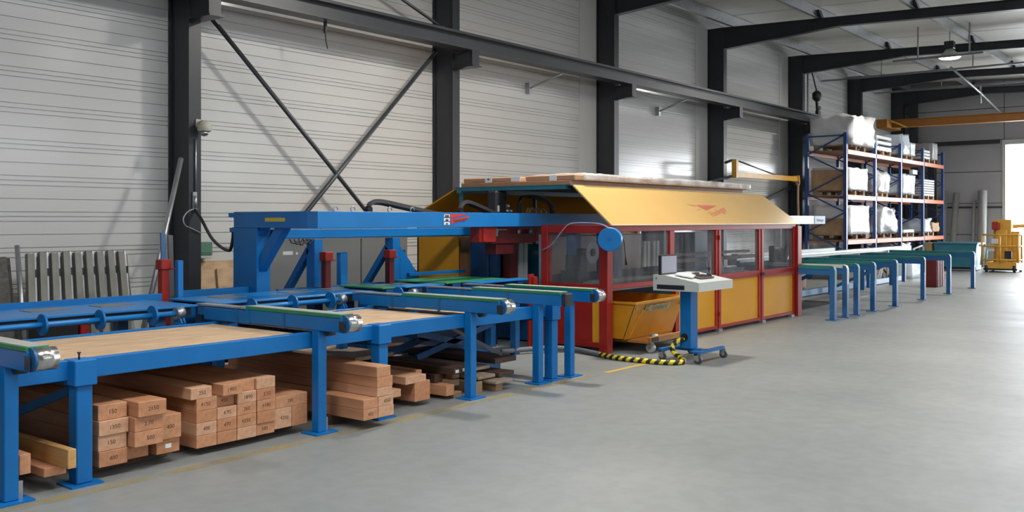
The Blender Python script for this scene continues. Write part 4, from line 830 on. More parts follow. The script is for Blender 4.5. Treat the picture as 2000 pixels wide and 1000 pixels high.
m = MB((4.6, 9.4, 0)); m.box(4.42, 4.78, 9.3, 9.6, 0.0, 0.62, 0.01); S(m, 'black_crate', BLACK, 'black crate on the floor behind the drive shaft', 'crate')
m = MB((4.85, 9.4, 0)); m.box(4.80, 4.88, 9.3, 9.5, 0, 0.62, 0.004); m.box(4.55, 4.80, 9.24, 9.29, 0.0, 0.42); S(m, 'red_bracket', RED, 'red steel bracket on the floor seen under the infeed deck', 'bracket')
# column fittings
t = T('dome_camera', 'cream dome surveillance camera on the dark column at the left', 'camera', (6.86, 10.34, 2.72))
m = on(t); m.tube([(6.86, 10.40, 2.80), (6.86, 10.30, 2.82), (6.86, 10.28, 2.81)], 0.018, 8); m.box(6.82, 6.90, 10.385, 10.40, 2.75, 2.85); m.done('wall_arm', CREAM, t)
m = on(t); m.tube([(6.86, 10.27, 2.815), (6.86, 10.27, 2.80), (6.86, 10.27, 2.76), (6.86, 10.27, 2.70), (6.86, 10.27, 2.69)], [0.04, 0.07, 0.085, 0.085, 0.075], 18); m.done('housing', CREAM, t)
m = on(t); m.tube([(6.86, 10.27, 2.69), (6.86, 10.27, 2.66), (6.86, 10.27, 2.64), (6.86, 10.27, 2.63)], [0.06, 0.052, 0.035, 0.01], 16); m.done('dome', SILV, t)
t = T('junction_box', 'green plastic junction box behind the dark column at the left', 'box', (7.0, 10.4, 1.2))
m = on(t); m.box(7.02, 7.26, 10.68, 10.84, 1.145, 1.32, 0.012); m.done('case', GRBOX, t)
m = on(t); m.box(7.05, 7.23, 10.672, 10.68, 1.18, 1.285, 0.003); m.done('cover', GRBOX, t)
m = on(t); m.box(7.01, 7.25, 10.69, 10.83, 1.11, 1.145, 0.004); m.done('base', GREYL, t)
m = on(t); m.tube([(7.08, 10.75, 1.11), (7.06, 10.76, 1.085)], 0.02, 8); m.done('cable_gland', BLACK, t)
t = T('power_cable', 'black power cable looping from the column to the gantry post', 'cable', (6.82, 10.38, 1.75))
m = on(t); m.tube(smoothline([(6.80, 10.38, 1.73), (6.80, 10.25, 1.62), (6.75, 10.05, 1.48), (6.63, 9.75, 1.37), (6.50, 9.4, 1.29), (6.41, 9.15, 1.265), (6.36, 9.02, 1.28), (6.36, 8.98, 1.40), (6.36, 8.97, 1.52)], 6), 0.019, 8); m.done('sheath', BLACK, t)
m = on(t); m.tube(smoothline([(6.80, 10.39, 1.74), (6.70, 10.385, 1.70), (6.64, 10.38, 1.62), (6.66, 10.375, 1.54), (6.74, 10.37, 1.50), (6.88, 10.38, 1.44)], 6), 0.008, 6); m.done('thin_lead', GALV, t)
m = on(t); m.box(6.77, 6.83, 10.375, 10.398, 1.72, 1.95, 0.004); m.cyl((6.80, 10.37, 1.75), (6.80, 10.37, 1.9), 0.022, 10); m.done('socket', GALV, t)
m = MB((6.8, 10.36, 2)); m.tube([(6.815, 10.385, 1.95), (6.815, 10.385, 2.6)], 0.012, 6); S(m, 'cable_conduit', GALV, 'thin conduit on the column below the dome camera', 'conduit')
for (x0, x1, z1, lab) in ((7.06, 7.33, 0.955, 'brown fibre board leaning behind the column at the left'), (7.37, 7.68, 0.965, 'brown fibre board leaning beside the gantry post')):
    m = MB((x0, 10.3, 0)); m.prism([(10.62, 0), (10.65, 0), (10.775, z1), (10.75, z1)], 'x', x0, x1); S(m, 'fibre_board', OSB, lab, 'board')
m = MB((7.0, 10.7, 1)); m.prism([(10.70, 0), (10.73, 0), (10.825, 1.07), (10.80, 1.07)], 'x', 6.97, 7.80); S(m, 'fibre_board', OSB, 'tall wide fibre board against the wall behind the gantry post', 'board')
# grey partition behind the gantry
t = T('grey_partition', 'row of dark grey sheet metal panels behind the gantry posts', 'partition', (8.3, 9.55, 0))
for (a, b) in ((6.98, 8.05), (8.06, 8.74), (8.75, 9.62)):
    m = on(t); m.box(a + 0.004, b - 0.004, 9.50, 9.53, 0.02, 1.52, 0.003); m.done('panel', GREY, t)
for xx in (6.97, 8.055, 8.745, 9.62):
    m = on(t); m.box(xx - 0.02, xx + 0.02, 9.53, 9.57, 0, 1.52); m.done('post', DARK, t)
m = on(t); m.box(7.45, 7.60, 9.497, 9.50, 1.17, 1.215); m.box(7.65, 7.68, 9.497, 9.50, 1.17, 1.2); m.done('worn_label', GREYL, t)
# ---------------------------------------------------------------- outfeed stands on the right
xs = [15.13, 15.70, 16.24, 17.10, 18.36, 20.19, 22.16, 24.32]
od = ['nearest to the red cabin post', 'second from the red cabin post, carrying a pale strip', 'third from the red cabin post', 'fourth from the red cabin post', 'fifth from the red cabin post', 'sixth, with its foot in the open floor', 'second farthest, next to the red stand', 'farthest, in front of the teal container']
OBLUE = mat('outfeed_blue_paint', (0.016, 0.105, 0.28), 0.4, var=0.12); OGRN = mat('outfeed_belt', (0.015, 0.17, 0.165), 0.45, var=0.15)
for i, x in enumerate(xs):
    yb = 7.35 if i else 6.0
    t = T('outfeed_stand', 'blue outfeed conveyor stand, ' + od[i], 'conveyor', (x, 5.45, 0), 'outfeed conveyor stands')
    m = on(t); prof = [(5.41, 0.012), (5.49, 0.012), (5.49, 0.72), (yb, 0.72), (yb, 0.86), (5.47, 0.86), (5.43, 0.845), (5.41, 0.80)]
    m.prism(prof, 'x', x - 0.05, x + 0.05); m.done('bent_frame', OBLUE, t)
    m = on(t); m.prism([(5.404, 0.55), (5.41, 0.55), (5.41, 0.80), (5.43, 0.846), (5.47, 0.861), (yb, 0.861), (yb, 0.869), (5.468, 0.869), (5.424, 0.853), (5.404, 0.802)], 'x', x - 0.055, x + 0.03); m.box(x - 0.058, x - 0.051, 5.48, yb, 0.815, 0.866)
    m.done('belt', OGRN if i != 1 else mat('pale_strip', (0.55, 0.52, 0.44), 0.4), t)
    m = on(t); m.box(x - 0.09, x + 0.09, 5.37, 5.55, 0, 0.012); m.done('foot_plate', OBLUE, t)
    m = on(t)
    if i: m.box(x - 0.05, x + 0.05, yb - 0.1, yb, 0, 0.72); m.done('rear_leg', OBLUE, t)
    else: m.bar((x + 0.04, 5.95, 0.79), (15.50, 6.155, 0.79), 0.04, 0.08); m.done('fixing_bracket', OBLUE, t)
    if i in (2, 5): m = on(t); m.bar((x, 6.1, 0.72), (x, 7.2, 0.2), 0.04, 0.06); m.done('brace', OBLUE, t)
t = T('outfeed_rail', 'pale steel guide rail along the back of the outfeed stands', 'rail', (19, 7.4, 0))
m = on(t); m.box(15.7, 26.2, 7.37, 7.55, 0.80, 0.93); m.done('rail_beam', GALV, t)
for xx in (16.0, 18.0, 20.5, 23.0, 25.8): m = on(t); m.box(xx - 0.04, xx + 0.04, 7.40, 7.48, 0, 0.80); m.done('leg', OBLUE, t)
m = on(t); m.box(15.8, 26.0, 7.56, 7.64, 0.02, 0.14); m.done('base_rail', mat('pale_blue_rail', (0.25, 0.42, 0.62), 0.3), t)
m = MB((17, 7.45, 0.93)); m.box(15.75, 20.6, 7.38, 7.50, 0.931, 1.0, 0.004); S(m, 'white_beam', GREYL, 'long pale beam lying on the outfeed guide rail', 'beam')
m = MB((20, 6.6, 0.87)); m.box(15.2, 22.4, 7.08, 7.16, 0.87, 0.905, 0.003); S(m, 'pale_batten', GREYL, 'long pale batten lying across the outfeed stands', 'batten')
m = MB((16.5, 6.6, 0.0)); m.box(18.3, 20.4, 6.6, 7.2, 0, 0.02); m.box(18.32, 20.38, 6.62, 7.18, 0.02, 0.024); S(m, 'pit_cover', PLATE, 'worn steel pit cover on the floor under the outfeed stands', 'cover')
m = MB((16.5, 6.4, 0.0)); m.box(16.3, 18.25, 6.50, 7.12, 0, 0.008); S(m, 'floor_mat', BLACK, 'black rubber mat on the floor between the cabin and the pit cover', 'mat')  # flat black sheet stands for the dark inside of the open pit
t = T('red_stand', 'dark red ribbed steel stand under the outfeed stands', 'stand', (24.4, 6.25, 0))
m = on(t); m.box(24.1, 24.75, 6.20, 6.55, 0, 0.72, 0.01); m.done('body', DRED, t)
for k in range(4): m = on(t); m.box(24.16 + k * 0.15, 24.22 + k * 0.15, 6.185, 6.20, 0.01, 0.71); m.done('rib', DRED, t)
# small brackets at the cabin exit
t = T('exit_bracket', 'black cable bracket with white plate at the cabin exit', 'bracket', (16.0, 6.9, 1.2))
m = on(t); m.box(15.85, 15.87, 6.62, 6.74, 1.13, 1.48); m.done('white_plate', WHITE, t)
m = on(t); m.box(15.87, 16.1, 6.75, 6.85, 0.0, 1.15, 0.004); m.bar((16.1, 6.65, 1.0), (16.3, 6.62, 1.3), 0.06, 0.06); m.bar((16.05, 6.7, 0.90), (16.15, 6.66, 1.08), 0.14, 0.1); m.done('arm', BLACK, t)
# ---------------------------------------------------------------- pallet rack
RX = [25.3, 27.7, 30.1, 32.5, 34.9]; RF, RB = 8.8, 9.85; LV = (1.07, 2.27, 3.48)
t = T('pallet_rack', 'tall pallet rack with blue uprights and orange beams in the far corner', 'rack', (30.1, 9.3, 0)); RK = t
for i, x in enumerate(RX):
    for y in (RF, RB):
        m = on(t); m.box(x, x + 0.09, y - 0.04, y + 0.04, 0.012, 3.93); u = m.done('upright', RACKB, t)
        m = on(t); m.box(x - 0.03, x + 0.12, y - 0.07, y + 0.07, 0, 0.012); m.done('foot_plate', RACKB, u)
    for k in range(7):
        z = 0.25 + k * 0.52; a, b = (RF, RB) if k % 2 else (RB, RF)
        m = on(t); m.bar((x + 0.045, a, z), (x + 0.045, b, z + 0.52), 0.03, 0.035); m.done('diagonal', RACKB, t)
    m = on(t); m.bar((x + 0.045, RF, 3.86), (x + 0.045, RB, 3.86), 0.03, 0.035); m.done('diagonal', RACKB, t)
for i in range(4):
    for z in LV:
        for y in (RF - 0.02, RB + 0.02):
            m = on(t); m.box(RX[i] + 0.09, RX[i + 1], y - 0.03, y + 0.03, z - 0.12, z, 0.004); bm2 = m.done('beam', ORAB, t)
        if i == 0 or z > 3 or True:
            m = on(t)
            for k in range(6): m.box(RX[i] + 0.12 + k * 0.38, RX[i] + 0.42 + k * 0.38, RF + 0.02, RB - 0.02, z - 0.035, z - 0.005)
            m.done('deck_board', mat('deck_board_wood', (0.30, 0.16, 0.09), 0.7, var=0.2) if 'deck_board_wood' not in MATS else MATS['deck_board_wood'], t)
def pallet(x, y, z, lab, w_=1.2, d_=0.9):
    t = T('pallet', lab, 'pallet', (x, y, z), 'pallets in the rack')
    for k in range(5): m = on(t); m.box(x + k * (w_ - 0.12) / 4, x + k * (w_ - 0.12) / 4 + 0.12, y, y + d_, z + 0.11, z + 0.132); m.done('deck_board', PALLET, t)
    for k in range(3):
        for j in range(2):
            m = on(t); m.box(x + k * (w_ - 0.12) / 2, x + k * (w_ - 0.12) / 2 + 0.12, y + j * (d_ - 0.12), y + j * (d_ - 0.12) + 0.12, z + 0.02, z + 0.11); m.done('block', PALLET, t)
    m = on(t); m.box(x, x + w_, y, y + 0.1, z, z + 0.02); m.box(x, x + w_, y + d_ - 0.1, y + d_, z, z + 0.02); m.done('skid', PALLET, t)
LVn = {LV[0]: 'lower level', LV[1]: 'middle level', LV[2]: 'top level'}; BN = ['nearest bay', 'second bay', 'third bay', 'farthest bay']
def pl(b, z, dx=0.15, w_=1.2): pallet(RX[b] + dx, RF + 0.02, z, 'wooden pallet in the %s of the rack, %s' % (BN[b], LVn[z]), w_); return z + 0.133
def load(b, z, dx, w_, h, mt, lab, amp=0.05, seed=1, y0=RF - 0.04, d_=0.98, cat='load'):
    z += 0.012; x0 = RX[b] + dx; m = MB((x0 + w_ / 2, y0, z)); crumpled(m, x0, x0 + w_, y0, y0 + d_, z, z + h, amp, 10, 8, 8, seed)
    return S(m, 'covered_load', mt, lab, cat)
z = pl(0, LV[2], 0.2, 1.5); load(0, z, 0.14, 1.8, 0.80, SHEET, 'big load under a white and grey tarpaulin on top of the rack', 0.11, 3, RF - 0.16, 1.15)
z = pl(1, LV[2], 0.2, 1.4)
for k in range(3):
    m = MB((RX[1] + 0.9, RF, z)); m.box(RX[1] + 0.22, RX[1] + 1.58, RF, RF + 0.9, z + k * 0.155 + (0.03 if k else 0), z + k * 0.155 + 0.125, 0.01); m.box(RX[1] + 0.4, RX[1] + 0.5, RF + .05, RF + .85, z + k * .155, z + k * 0.155 + 0.031) if k else None
    S(m, 'board_bundle', GREYL, 'pale board bundle on the top rack level, %s' % ['bottom one', 'middle one', 'top one'][k], 'bundle', 'pale board bundles')
z = pl(2, LV[2], 0.2, 1.2); load(2, z, 0.2, 0.68, 0.62, BTARP, 'tall white film wrapped load on the top rack level', 0.06, 8); load(2, z, 1.0, 0.5, 0.40, GREYL, 'small pale block on the top rack level beside the tall wrapped load', 0.02, 9)
z = pl(3, LV[2], 0.2, 1.4)
for k in range(3):
    m = MB((RX[3] + 0.6, RF, z)); m.box(RX[3] + 0.22, RX[3] + 0.9, RF, RF + 0.8, z + k * 0.10, z + k * 0.10 + 0.075, 0.005); S(m, 'board_bundle', GREYL, 'thin pale boards at the far end of the top rack level, %s' % ['lowest', 'in between', 'uppermost'][k], 'bundle', 'pale board bundles')
load(3, z, 1.05, 0.6, 0.55, TARPG, 'grey wrapped load at the far end of the top rack level', 0.03, 12)
z = pl(0, LV[1], 0.15, 1.5); load(0, z, 0.20, 1.46, 0.60, SHEET, 'box shaped white wrapped load on the middle rack level, nearest bay', 0.03, 21, RF - 0.05, 1.0)
m = MB((25.4, 9.2, z)); m.box(RX[0] + 0.095, RX[0] + 0.13, RF + 0.06, RB - 0.1, z, z + 0.55, 0.005); S(m, 'timber_pack_side', PALLET, 'brown timber side of the wrapped load on the middle rack level', 'boards')
z = pl(1, LV[1], 0.3, 1.0); load(1, z, 0.26, 0.95, 0.55, SHEET, 'slumped white film load on the middle rack level, second bay', 0.10, 33)
z = pl(2, LV[1], 0.12, 1.3); load(2, z, 0.17, 1.28, 0.60, BTARP, 'bluish film wrapped load on the middle rack level, third bay', 0.04, 44)
m = MB((32, 9, 3.1)); m.box(31.6, 32.1, 8.84, 8.95, 3.06, 3.2, 0.005); S(m, 'white_box', GREYL, 'small white box on top of the bluish wrapped load', 'box')
z = pl(3, LV[1], 0.15, 1.3)
for k in range(7):
    m = MB((RX[3] + 0.8, RF, z)); m.box(RX[3] + 0.18, RX[3] + 1.42, RF, RF + 0.9, z + k * 0.078, z + k * 0.078 + 0.06, 0.004)
    S(m, 'plank_layer', GREYL, 'pale plank layer in the neat pile on the middle rack level, %s' % ['lowest', 'second lowest', 'third lowest', 'middle one', 'third highest', 'second highest', 'highest'][k], 'planks', 'pale plank layers in the farthest bay')
z = pl(0, LV[0], 0.15, 1.7); load(0, z, 0.20, 1.62, 0.78, SHEET, 'large white wrapped load on the lower rack level, nearest bay', 0.04, 51, RF - 0.05, 1.0)
m = MB((25.4, 9.2, z)); m.box(RX[0] + 0.095, RX[0] + 0.13, RF + 0.06, RB - 0.1, z, z + 0.45, 0.005); S(m, 'timber_pack_side', PALLET, 'brown timber side of the white wrapped load on the lower rack level', 'boards')
m = MB((27.3, 9, z)); m.box(RX[0] + 1.92, RX[0] + 2.3, RF + .1, RF + 0.9, LV[0], z + 0.6, 0.02); S(m, 'dark_crate', GREY, 'dark crate beside the large white load on the lower rack level', 'crate')
z = pl(1, LV[0], 0.25, 1.4); load(1, z, 0.28, 1.65, 0.72, TARPG, 'grey and white tarpaulin draped load on the lower rack level, second bay', 0.11, 63)
z = pl(2, LV[0], 0.15, 1.4); load(2, z, 0.2, 1.2, 0.09, BTARP, 'flat film covered sheets on the lower rack level, third bay', 0.02, 70, RF - 0.04, 0.56)
m = MB((31, 9.4, z)); m.box(RX[2] + 0.2, RX[2] + 1.5, RF + 0.6, RF + 0.85, z + 0.1, z + 0.8, 0.02); S(m, 'dark_crate', NAVY, 'dark upright crate on the lower rack level, third bay', 'crate')
z = pl(3, LV[0], 0.15, 1.3); load(3, z, 0.24, 0.8, 0.40, BTARP, 'crumpled bluish film bag on the lower rack level, farthest bay', 0.10, 81); load(3, z, 1.2, 0.6, 0.3, PALLET, 'brown loose pile on the lower rack level, farthest bay', 0.08, 84)
m = MB((28.5, 9.3, 0)); m.box(27.9, 29.9, 9.0, 9.8, 0.0, 0.75, 0.01); S(m, 'red_crate', DRED, 'dark red crate on the floor in the second rack bay', 'crate')
m = MB((26.3, 9.3, 0)); m.box(25.6, 27.3, 8.95, 9.8, 0.0, 0.6, 0.01); S(m, 'grey_crate', GREY, 'grey crate on the floor in the nearest rack bay', 'crate')
load(2, 0.0, 0.15, 0.8, 0.85, SHEET, 'white film bundle on the floor in the third rack bay', 0.10, 91)
t = T('white_trolley', 'white tube trolley on the floor in the third rack bay', 'trolley', (31.6, 8.9, 0))
m = on(t); m.tube([(31.2, 8.7, 0.70), (32.1, 8.7, 0.78), (32.2, 8.7, 0.74), (32.2, 8.7, 0.1)], 0.03, 8); m.tube([(31.2, 8.7, 0.1), (31.2, 8.7, 0.70)], 0.03, 8); m.tube([(31.2, 8.7, 0.6), (32.2, 8.7, 0.62)], 0.02, 6); m.done('tube_frame', WHITE, t)
for xx in (31.2, 32.2): m = on(t); m.cyl((xx, 8.67, 0.06), (xx, 8.73, 0.06), 0.06, 12); m.done('wheel', BLACK, t)
# low things seen between the outfeed legs
t = T('pallet_trestle', 'crossed white wooden trestle on the floor in front of the rack', 'trestle', (25.2, 7.8, 0))
m = on(t); m.bar((24.7, 7.75, 0.03), (25.3, 7.75, 0.75), 0.07, 0.04); m.bar((25.3, 7.80, 0.05), (24.7, 7.80, 0.75), 0.07, 0.04); m.done('crossed_legs', GREYL, t)
m = on(t); m.bar((25.25, 7.70, 0.75), (25.25, 7.70, 0.0), 0.06, 0.02); m.bar((25.0, 7.73, 0.40), (25.8, 7.73, 0.02), 0.06, 0.05); m.bar((25.5, 7.73, 0.42), (26.3, 7.73, 0.02), 0.06, 0.05); m.done('stay', PALLET, t)
for (x0, y0, w_, d_, h, mt, lab) in ((17.0, 8.1, 1.6, 0.8, 0.30, GREYL, 'white low pallet load on the floor behind the first outfeed stands'), (18.9, 8.2, 1.0, 0.8, 0.62, SHEET, 'white sack load on the floor behind the middle outfeed stands'), (16.6, 9.1, 0.5, 0.5, 0.45, ORA, 'orange crate on the floor behind the cabin exit'), (20.4, 8.3, 0.9, 0.7, 0.42, PALLET, 'brown carton stack on the floor behind the outfeed rail'), (27.0, 7.6, 0.9, 0.8, 0.5, BTARP, 'bluish tub on the floor in front of the rack')):
    m = MB((x0, y0, 0)); crumpled(m, x0, x0 + w_, y0, y0 + d_, 0.0, h, 0.02, 6, 5, 4, int(x0 * 7)); S(m, 'floor_load', mt, lab, 'load')
m = MB((29.0, 8.2, 0)); m.box(28.3, 30.3, 7.5, 7.9, 0, 0.07, 0.004); S(m, 'low_skid', PALLET, 'low wooden skid on the floor in front of the second rack bay', 'skid')
# ---------------------------------------------------------------- jib arm on the column
t = T('jib_crane', 'yellow swivelling jib arm with dark tie rod on the column beyond the hood', 'crane', (21.0, 10.1, 2.8))
m = on(t); m.box(20.93, 21.05, 9.84, 9.96, 2.60, 3.04, 0.004); m.done('pivot_post', YELC, t)
m = on(t); m.bar((21.05, 9.9, 2.68), (24.75, 9.9, 2.70), 0.10, 0.125); m.done('boom', YELC, t)
m = on(t); m.tube([(21.0, 9.9, 3.03), (23.4, 9.9, 2.75)], 0.02, 8); m.done('tie_rod', DARKF, t)
m = on(t); m.bar((21.46, 10.37, 3.0), (20.95, 9.95, 3.02), 0.06, 0.05); m.bar((21.46, 10.37, 2.62), (20.95, 9.95, 2.64), 0.06, 0.05); m.bar((20.9, 9.95, 2.64), (19.9, 10.4, 2.40), 0.07, 0.05); m.done('wall_bracket', DARKF, t)
m = on(t); m.box(24.70, 24.76, 9.82, 9.98, 2.62, 2.79); m.done('end_stop', YELC, t)
t = T('hoist_rope', 'coiled beige hoist rope hanging at the tip of the jib arm', 'rope', (25.0, 9.9, 2.6))
m = on(t)
for k in range(3): m.tube([(24.86 + 0.10 * math.cos(a) + 0.015 * k, 9.9 + .02 * k, 2.66 + 0.13 * math.sin(a)) for a in [j * math.pi / 7 for j in range(15)]], 0.018, 6)
m.done('coil', PALLET, t)
m = on(t); m.tube(smoothline([(24.86, 9.9, 2.56), (24.84, 9.9, 2.2), (24.87, 9.9, 1.5), (24.84, 9.9, 0.0)], 5), 0.03, 8); m.done('hanging_end', PALLET, t)
m = MB((22.5, 10.6, 2.0)); m.bar((22.6, 10.70, 1.7), (26.4, 10.70, 2.55), 0.06, 0.10); S(m, 'wall_brace', DARKF, 'short dark brace on the wall below the jib arm', 'brace', 'diagonal wall braces')
# ---------------------------------------------------------------- overhead crane bridge
t = T('bridge_crane', 'orange overhead crane bridge beam spanning the far end of the hall', 'crane', (33.1, 6, 4.8))
m = on(t); m.box(32.95, 32.97, -9.0, 10.0, 4.70, 4.93); m.box(32.84, 33.08, -9.0, 10.0, 4.68, 4.70); m.box(32.84, 33.08, -9.0, 10.0, 4.93, 4.95); m.done('bridge_beam', ORA, t)
m = on(t); m.prism([(9.85, 4.93), (10.2, 4.93), (10.2, 4.64), (9.85, 4.66)], 'x', 32.3, 33.8); m.done('end_carriage', ORA, t)
m = on(t); m.bar((32.7, 9.9, 4.92), (32.85, 9.4, 4.68), 0.1, 0.05); m.done('knee_plate', YELC, t)
for (y0, y1, z0, z1, lab) in ((7.2, 9.95, 4.22, 4.36, 'dark horizontal rail on the gable wall beside the doorway'), (7.15, 9.3, 2.02, 2.08, 'thin dark rail on the gable wall behind the leaning tubes')):
    m = MB((36.2, y0, z0)); m.box(*((35.94, 35.999) if z0 > 3 else (36.29, 36.338)), y0, y1, z0, z1); S(m, 'gable_rail', DARK, lab, 'rail')
for (y, z1, lab) in ((9.98, 6.2, 'dark gable post in the far corner'), (9.35, 4.3, 'short dark gable post under the orange crane beam')):
    m = MB((36.1, y, 0)); m.box(36.0, 36.335, y, y + 0.22, 0, z1); S(m, 'gable_post', DARK, lab, 'post')
# ---------------------------------------------------------------- yellow personnel lift
t = T('personnel_lift', 'yellow personnel lift with basket and mast by the bright doorway', 'lift', (32.7, 6.35, 0))
a0, a1, b0, b1 = 32.2, 33.3, 6.0, 6.9
m = on(t); m.box(a0, a1, b0, b1, 0.10, 0.30, 0.02); m.done('chassis', YELC, t)
m = on(t); m.box(a0 - .02, a1 + .02, b0 - .02, b1 + .02, 0.06, 0.12); m.done('bumper', BLACK, t)
for xx in (a0 + 0.1, a1 - 0.12):
    for yy in (b0 + 0.02, b1 - 0.1):
        m = on(t); m.cyl((xx, yy, 0.13), (xx, yy + 0.08, 0.13), 0.13, 16); m.done('wheel', BLACK, t)
m = on(t); m.box(32.75, 33.15, 6.25, 6.75, 0.3, 1.62, 0.01); m.done('mast', YELC, t)
m = on(t); m.box(32.6, 32.75, 6.35, 6.65, 0.3, 1.30, 0.01); m.box(32.9, 33.1, 6.05, 6.25, 0.3, 1.25, .01); m.done('mast_stage', YELC, t)
m = on(t)
for z in (0.38, 0.80, 1.15):
    m.tube([(a0 - 0.05, b1 + 0.05, z), (a0 - 0.05, b0 - 0.05, z), (a1 - 0.1, b0 - 0.05, z)], 0.028, 8)
for p in ((a0 - 0.05, b1 + 0.05), (a0 - 0.05, b0 - 0.05), (a0 - .05, (b0 + b1) / 2), (a1 - 0.1, b0 - 0.05), (a0 + .5, b0 - .05)): m.tube([(p[0], p[1], 0.3), (p[0], p[1], 1.16)], 0.028, 8)
m.done('basket_rail', YELC, t)
m = on(t); m.tube(smoothline([(33.1, 6.3, 1.40), (33.4, 6.0, 1.42), (33.5, 5.9, 1.35), (33.5, 5.9, 0.5), (33.4, 6.0, 0.35)], 5), 0.06, 8); m.done('handle_tube', YELC, t)
m = on(t); m.box(32.14, 32.2, 6.12, 6.32, 0.42, 0.66, 0.006); m.done('control_box', BLACKP, t)
m = on(t); m.box(32.5, 32.7, 6.55, 6.75, 1.3, 1.55, 0.02); m.done('drive_unit', RED, t)
for (y, z) in ((6.62, 0.95), (6.72, 0.72)): m = on(t); m.box(32.22, 32.26, y - 0.1, y + 0.08, z - 0.08, z + 0.08, .01); m.done('plastic_bag', SHEET, t)
# teal container
t = T('teal_container', 'teal steel tipping container in front of the gable wall', 'container', (32.8, 7.8, 0))
m = on(t); m.prism([(7.15, 0.86), (8.42, 0.86), (8.34, 0.12), (7.22, 0.12)], 'x', 32.4, 33.3); m.done('body', TEAL, t)
m = on(t); m.box(32.37, 33.33, 7.12, 8.45, 0.84, 0.89, 0.004); m.done('rim', TEAL, t)
m = on(t); m.box(32.5, 33.2, 7.2, 8.36, 0.04, 0.12); m.done('skid', DARK, t)
m = on(t); m.tube([(32.5, 7.1, 0.82), (32.5, 7.0, 0.78), (32.5, 7.05, 0.2)], 0.035, 8); m.tube([(33.1, 7.1, 0.82), (33.1, 7.0, 0.78), (33.1, 7.05, 0.2)], 0.035, 8); m.done('push_handle', mat('pale_teal', (0.40, 0.62, 0.62), 0.4), t)
m = MB((32.4, 8.7, 0)); m.box(32.3, 32.7, 8.47, 8.66, 0.0, 0.88, 0.02); S(m, 'ochre_box', mat('ochre_paint', (0.28, 0.2, 0.08), 0.6), 'ochre box left of the teal container', 'box')
# leaning tubes at the gable wall
for (y, r, z1, dy, lab) in ((9.02, 0.10, 2.62, 0.05, 'left grey concrete tube leaning on the gable wall'), (8.62, 0.10, 2.55, -0.12, 'middle grey concrete tube leaning on the gable wall'), (7.78, 0.15, 2.62, 0.02, 'thick grey concrete tube leaning on the gable wall near the doorway'), (8.05, 0.06, 2.3, 0.0, 'thin grey tube left of the thick tube at the gable wall')):
    m = MB((35.6, y, 0)); m.tube([(35.75, y - dy, 0.0), (36.1, y, z1)], r, 14); S(m, 'concrete_tube', mat('concrete_tube_grey', (0.24, 0.24, 0.235), 0.7, var=0.1) if 'concrete_tube_grey' not in MATS else MATS['concrete_tube_grey'], lab, 'tube', 'grey tubes on the gable wall')
for k, (y, z1) in enumerate(((9.75, 1.35), (9.6, 1.2), (9.45, 1.3))):
    m = MB((35.9, y, 0)); m.tube([(35.7, y + .05, 0), (35.94, y, z1)], 0.04, 8); S(m, 'steel_tube', GALV, 'short steel tube leaning on the gable wall beside the rack, %s' % ['left one', 'middle one', 'right one'][k], 'tube', 'short steel tubes')
# ---------------------------------------------------------------- lamps, trays, pipes
t = T('high_bay_lamp', 'glowing round high bay lamp hanging below the roof rafters', 'lamp', (25.7, 6.3, 5.8), 'high bay lamps')
def lamp(t, x, y, z, pw=260):
    m = on(t); m.box(x - 0.11, x + 0.11, y - 0.11, y + 0.11, z + 0.22, z + 0.40, 0.01); m.done('ballast_box', DARK, t)
    m = on(t); m.tube([(x, y, z + 0.22), (x, y, z + 0.14), (x, y, z + 0.02), (x, y, z)], [0.08, 0.14, 0.26, 0.275], 24); m.done('reflector', GREYL, t)
    m = on(t); m.tube([(x, y, z + 0.004), (x, y, z - 0.03), (x, y, z - 0.05)], [0.262, 0.22, 0.05], 24); m.done('diffuser', LAMPM, t)
    m = on(t); m.tube([(x, y, z + 0.40), (x, y, zr(y) + 0.286)], 0.012, 6); m.done('hanger', GALV, t)
    l = bpy.data.lights.new('lamp_bulb', 'AREA'); l.shape = 'DISK'; l.size = 0.5; l.energy = pw; l.color = (1.0, 0.95, 0.87)
    o = bpy.data.objects.new('lamp_bulb', l); COL.objects.link(o); o.location = (x, y, z - 0.07); o.parent = None
lamp(t, 25.7, 6.3, 5.70)
for x, y, lab in ((10.1, 6.4, 'round high bay lamp over the blue gantry'), (18.1, 0.5, 'round high bay lamp over the open floor beside the cabin'), (10.5, 0.5, 'round high bay lamp over the open floor beside the blue table')):
    t = T('high_bay_lamp', lab, 'lamp', (x, y, 5.8), 'high bay lamps'); lamp(t, x, y, zr(y) - 0.5, 330 if y > 1 else (20 if x > 15 else 50))
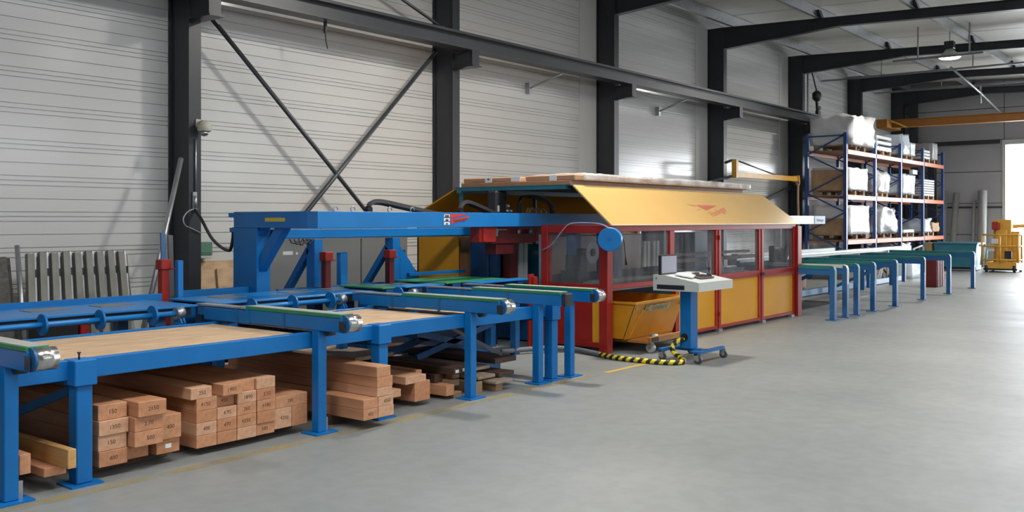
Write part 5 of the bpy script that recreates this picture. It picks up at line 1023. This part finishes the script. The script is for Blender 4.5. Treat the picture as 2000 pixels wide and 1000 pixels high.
for (x, y0, y1, z, lab, dr) in ((25.1, 5.4, 7.5, 5.62, 'galvanised cable tray passing behind the glowing lamp', (6.9, 5.7)), (29.0, 3.5, 10.8, 5.86, 'long pale conduit crossing below the far rafters', (9.0, 6.5)), (34.0, 4.0, 10.8, 6.0, 'long grey conduit crossing in front of the gable wall', (8.6, 5.9))):
    t = T('cable_tray', lab, 'tray', (x, (y0 + y1) / 2, z), 'cable trays and conduits under the roof')
    m = on(t); m.box(x - 0.05, x + 0.05, y0, y1, z, z + 0.012); m.box(x - 0.05, x - 0.042, y0, y1, z, z + 0.05); m.box(x + 0.042, x + 0.05, y0, y1, z, z + 0.05); m.done('tray', GALV, t)
    for y in dr: m = on(t); m.tube([(x, y, z), (x, y, zr(y) + .28)], 0.018, 6); m.done('hanger', GALV, t)
m = MB((30, 7.15, 6)); m.tube([(29.3, 7.15, 5.98), (33.0, 7.15, 5.62), (36.34, 7.15, 5.2)], 0.035, 8); m.cyl((32.9, 7.15, 5.3), (32.9, 7.15, 5.85), 0.03, 8); S(m, 'sprinkler_pipe', GALV, 'pale pipe sloping from behind the lamp down to the gable doorway', 'pipe')
t = T('cable_drum_hoist', 'black hoist motor with chain hanging at the column before the rack', 'hoist', (27.2, 10.2, 5.1))
m = on(t); m.tube([(27.0, 10.2, 5.32), (27.0, 10.2, 5.25), (27.0, 10.2, 5.1), (27.0, 10.2, 5.02)], [0.06, 0.13, 0.13, 0.06], 14); m.done('motor', BLACK, t)
m = on(t); m.bar((27.0, 10.2, 5.05), (27.05, 10.2, 4.75), 0.08, 0.06); m.bar((27.05, 10.2, 4.8), (27.2, 10.2, 4.86), 0.09, 0.09); m.box(27.0, 27.18, 10.15, 10.25, 4.62, 4.76, .01); m.tube([(27.0, 10.2, 5.3), (27.0, 10.35, 5.9)], .02, 6); m.done('hook_block', BLACK, t)
m = MB((26.75, 10.35, 3)); m.tube([(26.72, 10.36, 0.0), (26.72, 10.36, 6.2)], 0.025, 8); S(m, 'rain_pipe', GALV, 'thin grey pipe running up the column before the rack', 'pipe')
t = T('suction_pipe', 'pale bent pipe hanging behind the top tarpaulin load', 'pipe', (30.8, 10.3, 4.6))
m = on(t); m.tube(smoothline([(30.9, 10.3, 4.1), (30.9, 10.3, 4.6), (31.0, 10.3, 4.85), (31.2, 10.35, 4.95)], 5), 0.03, 8); m.done('pipe_run', GREYL, t)
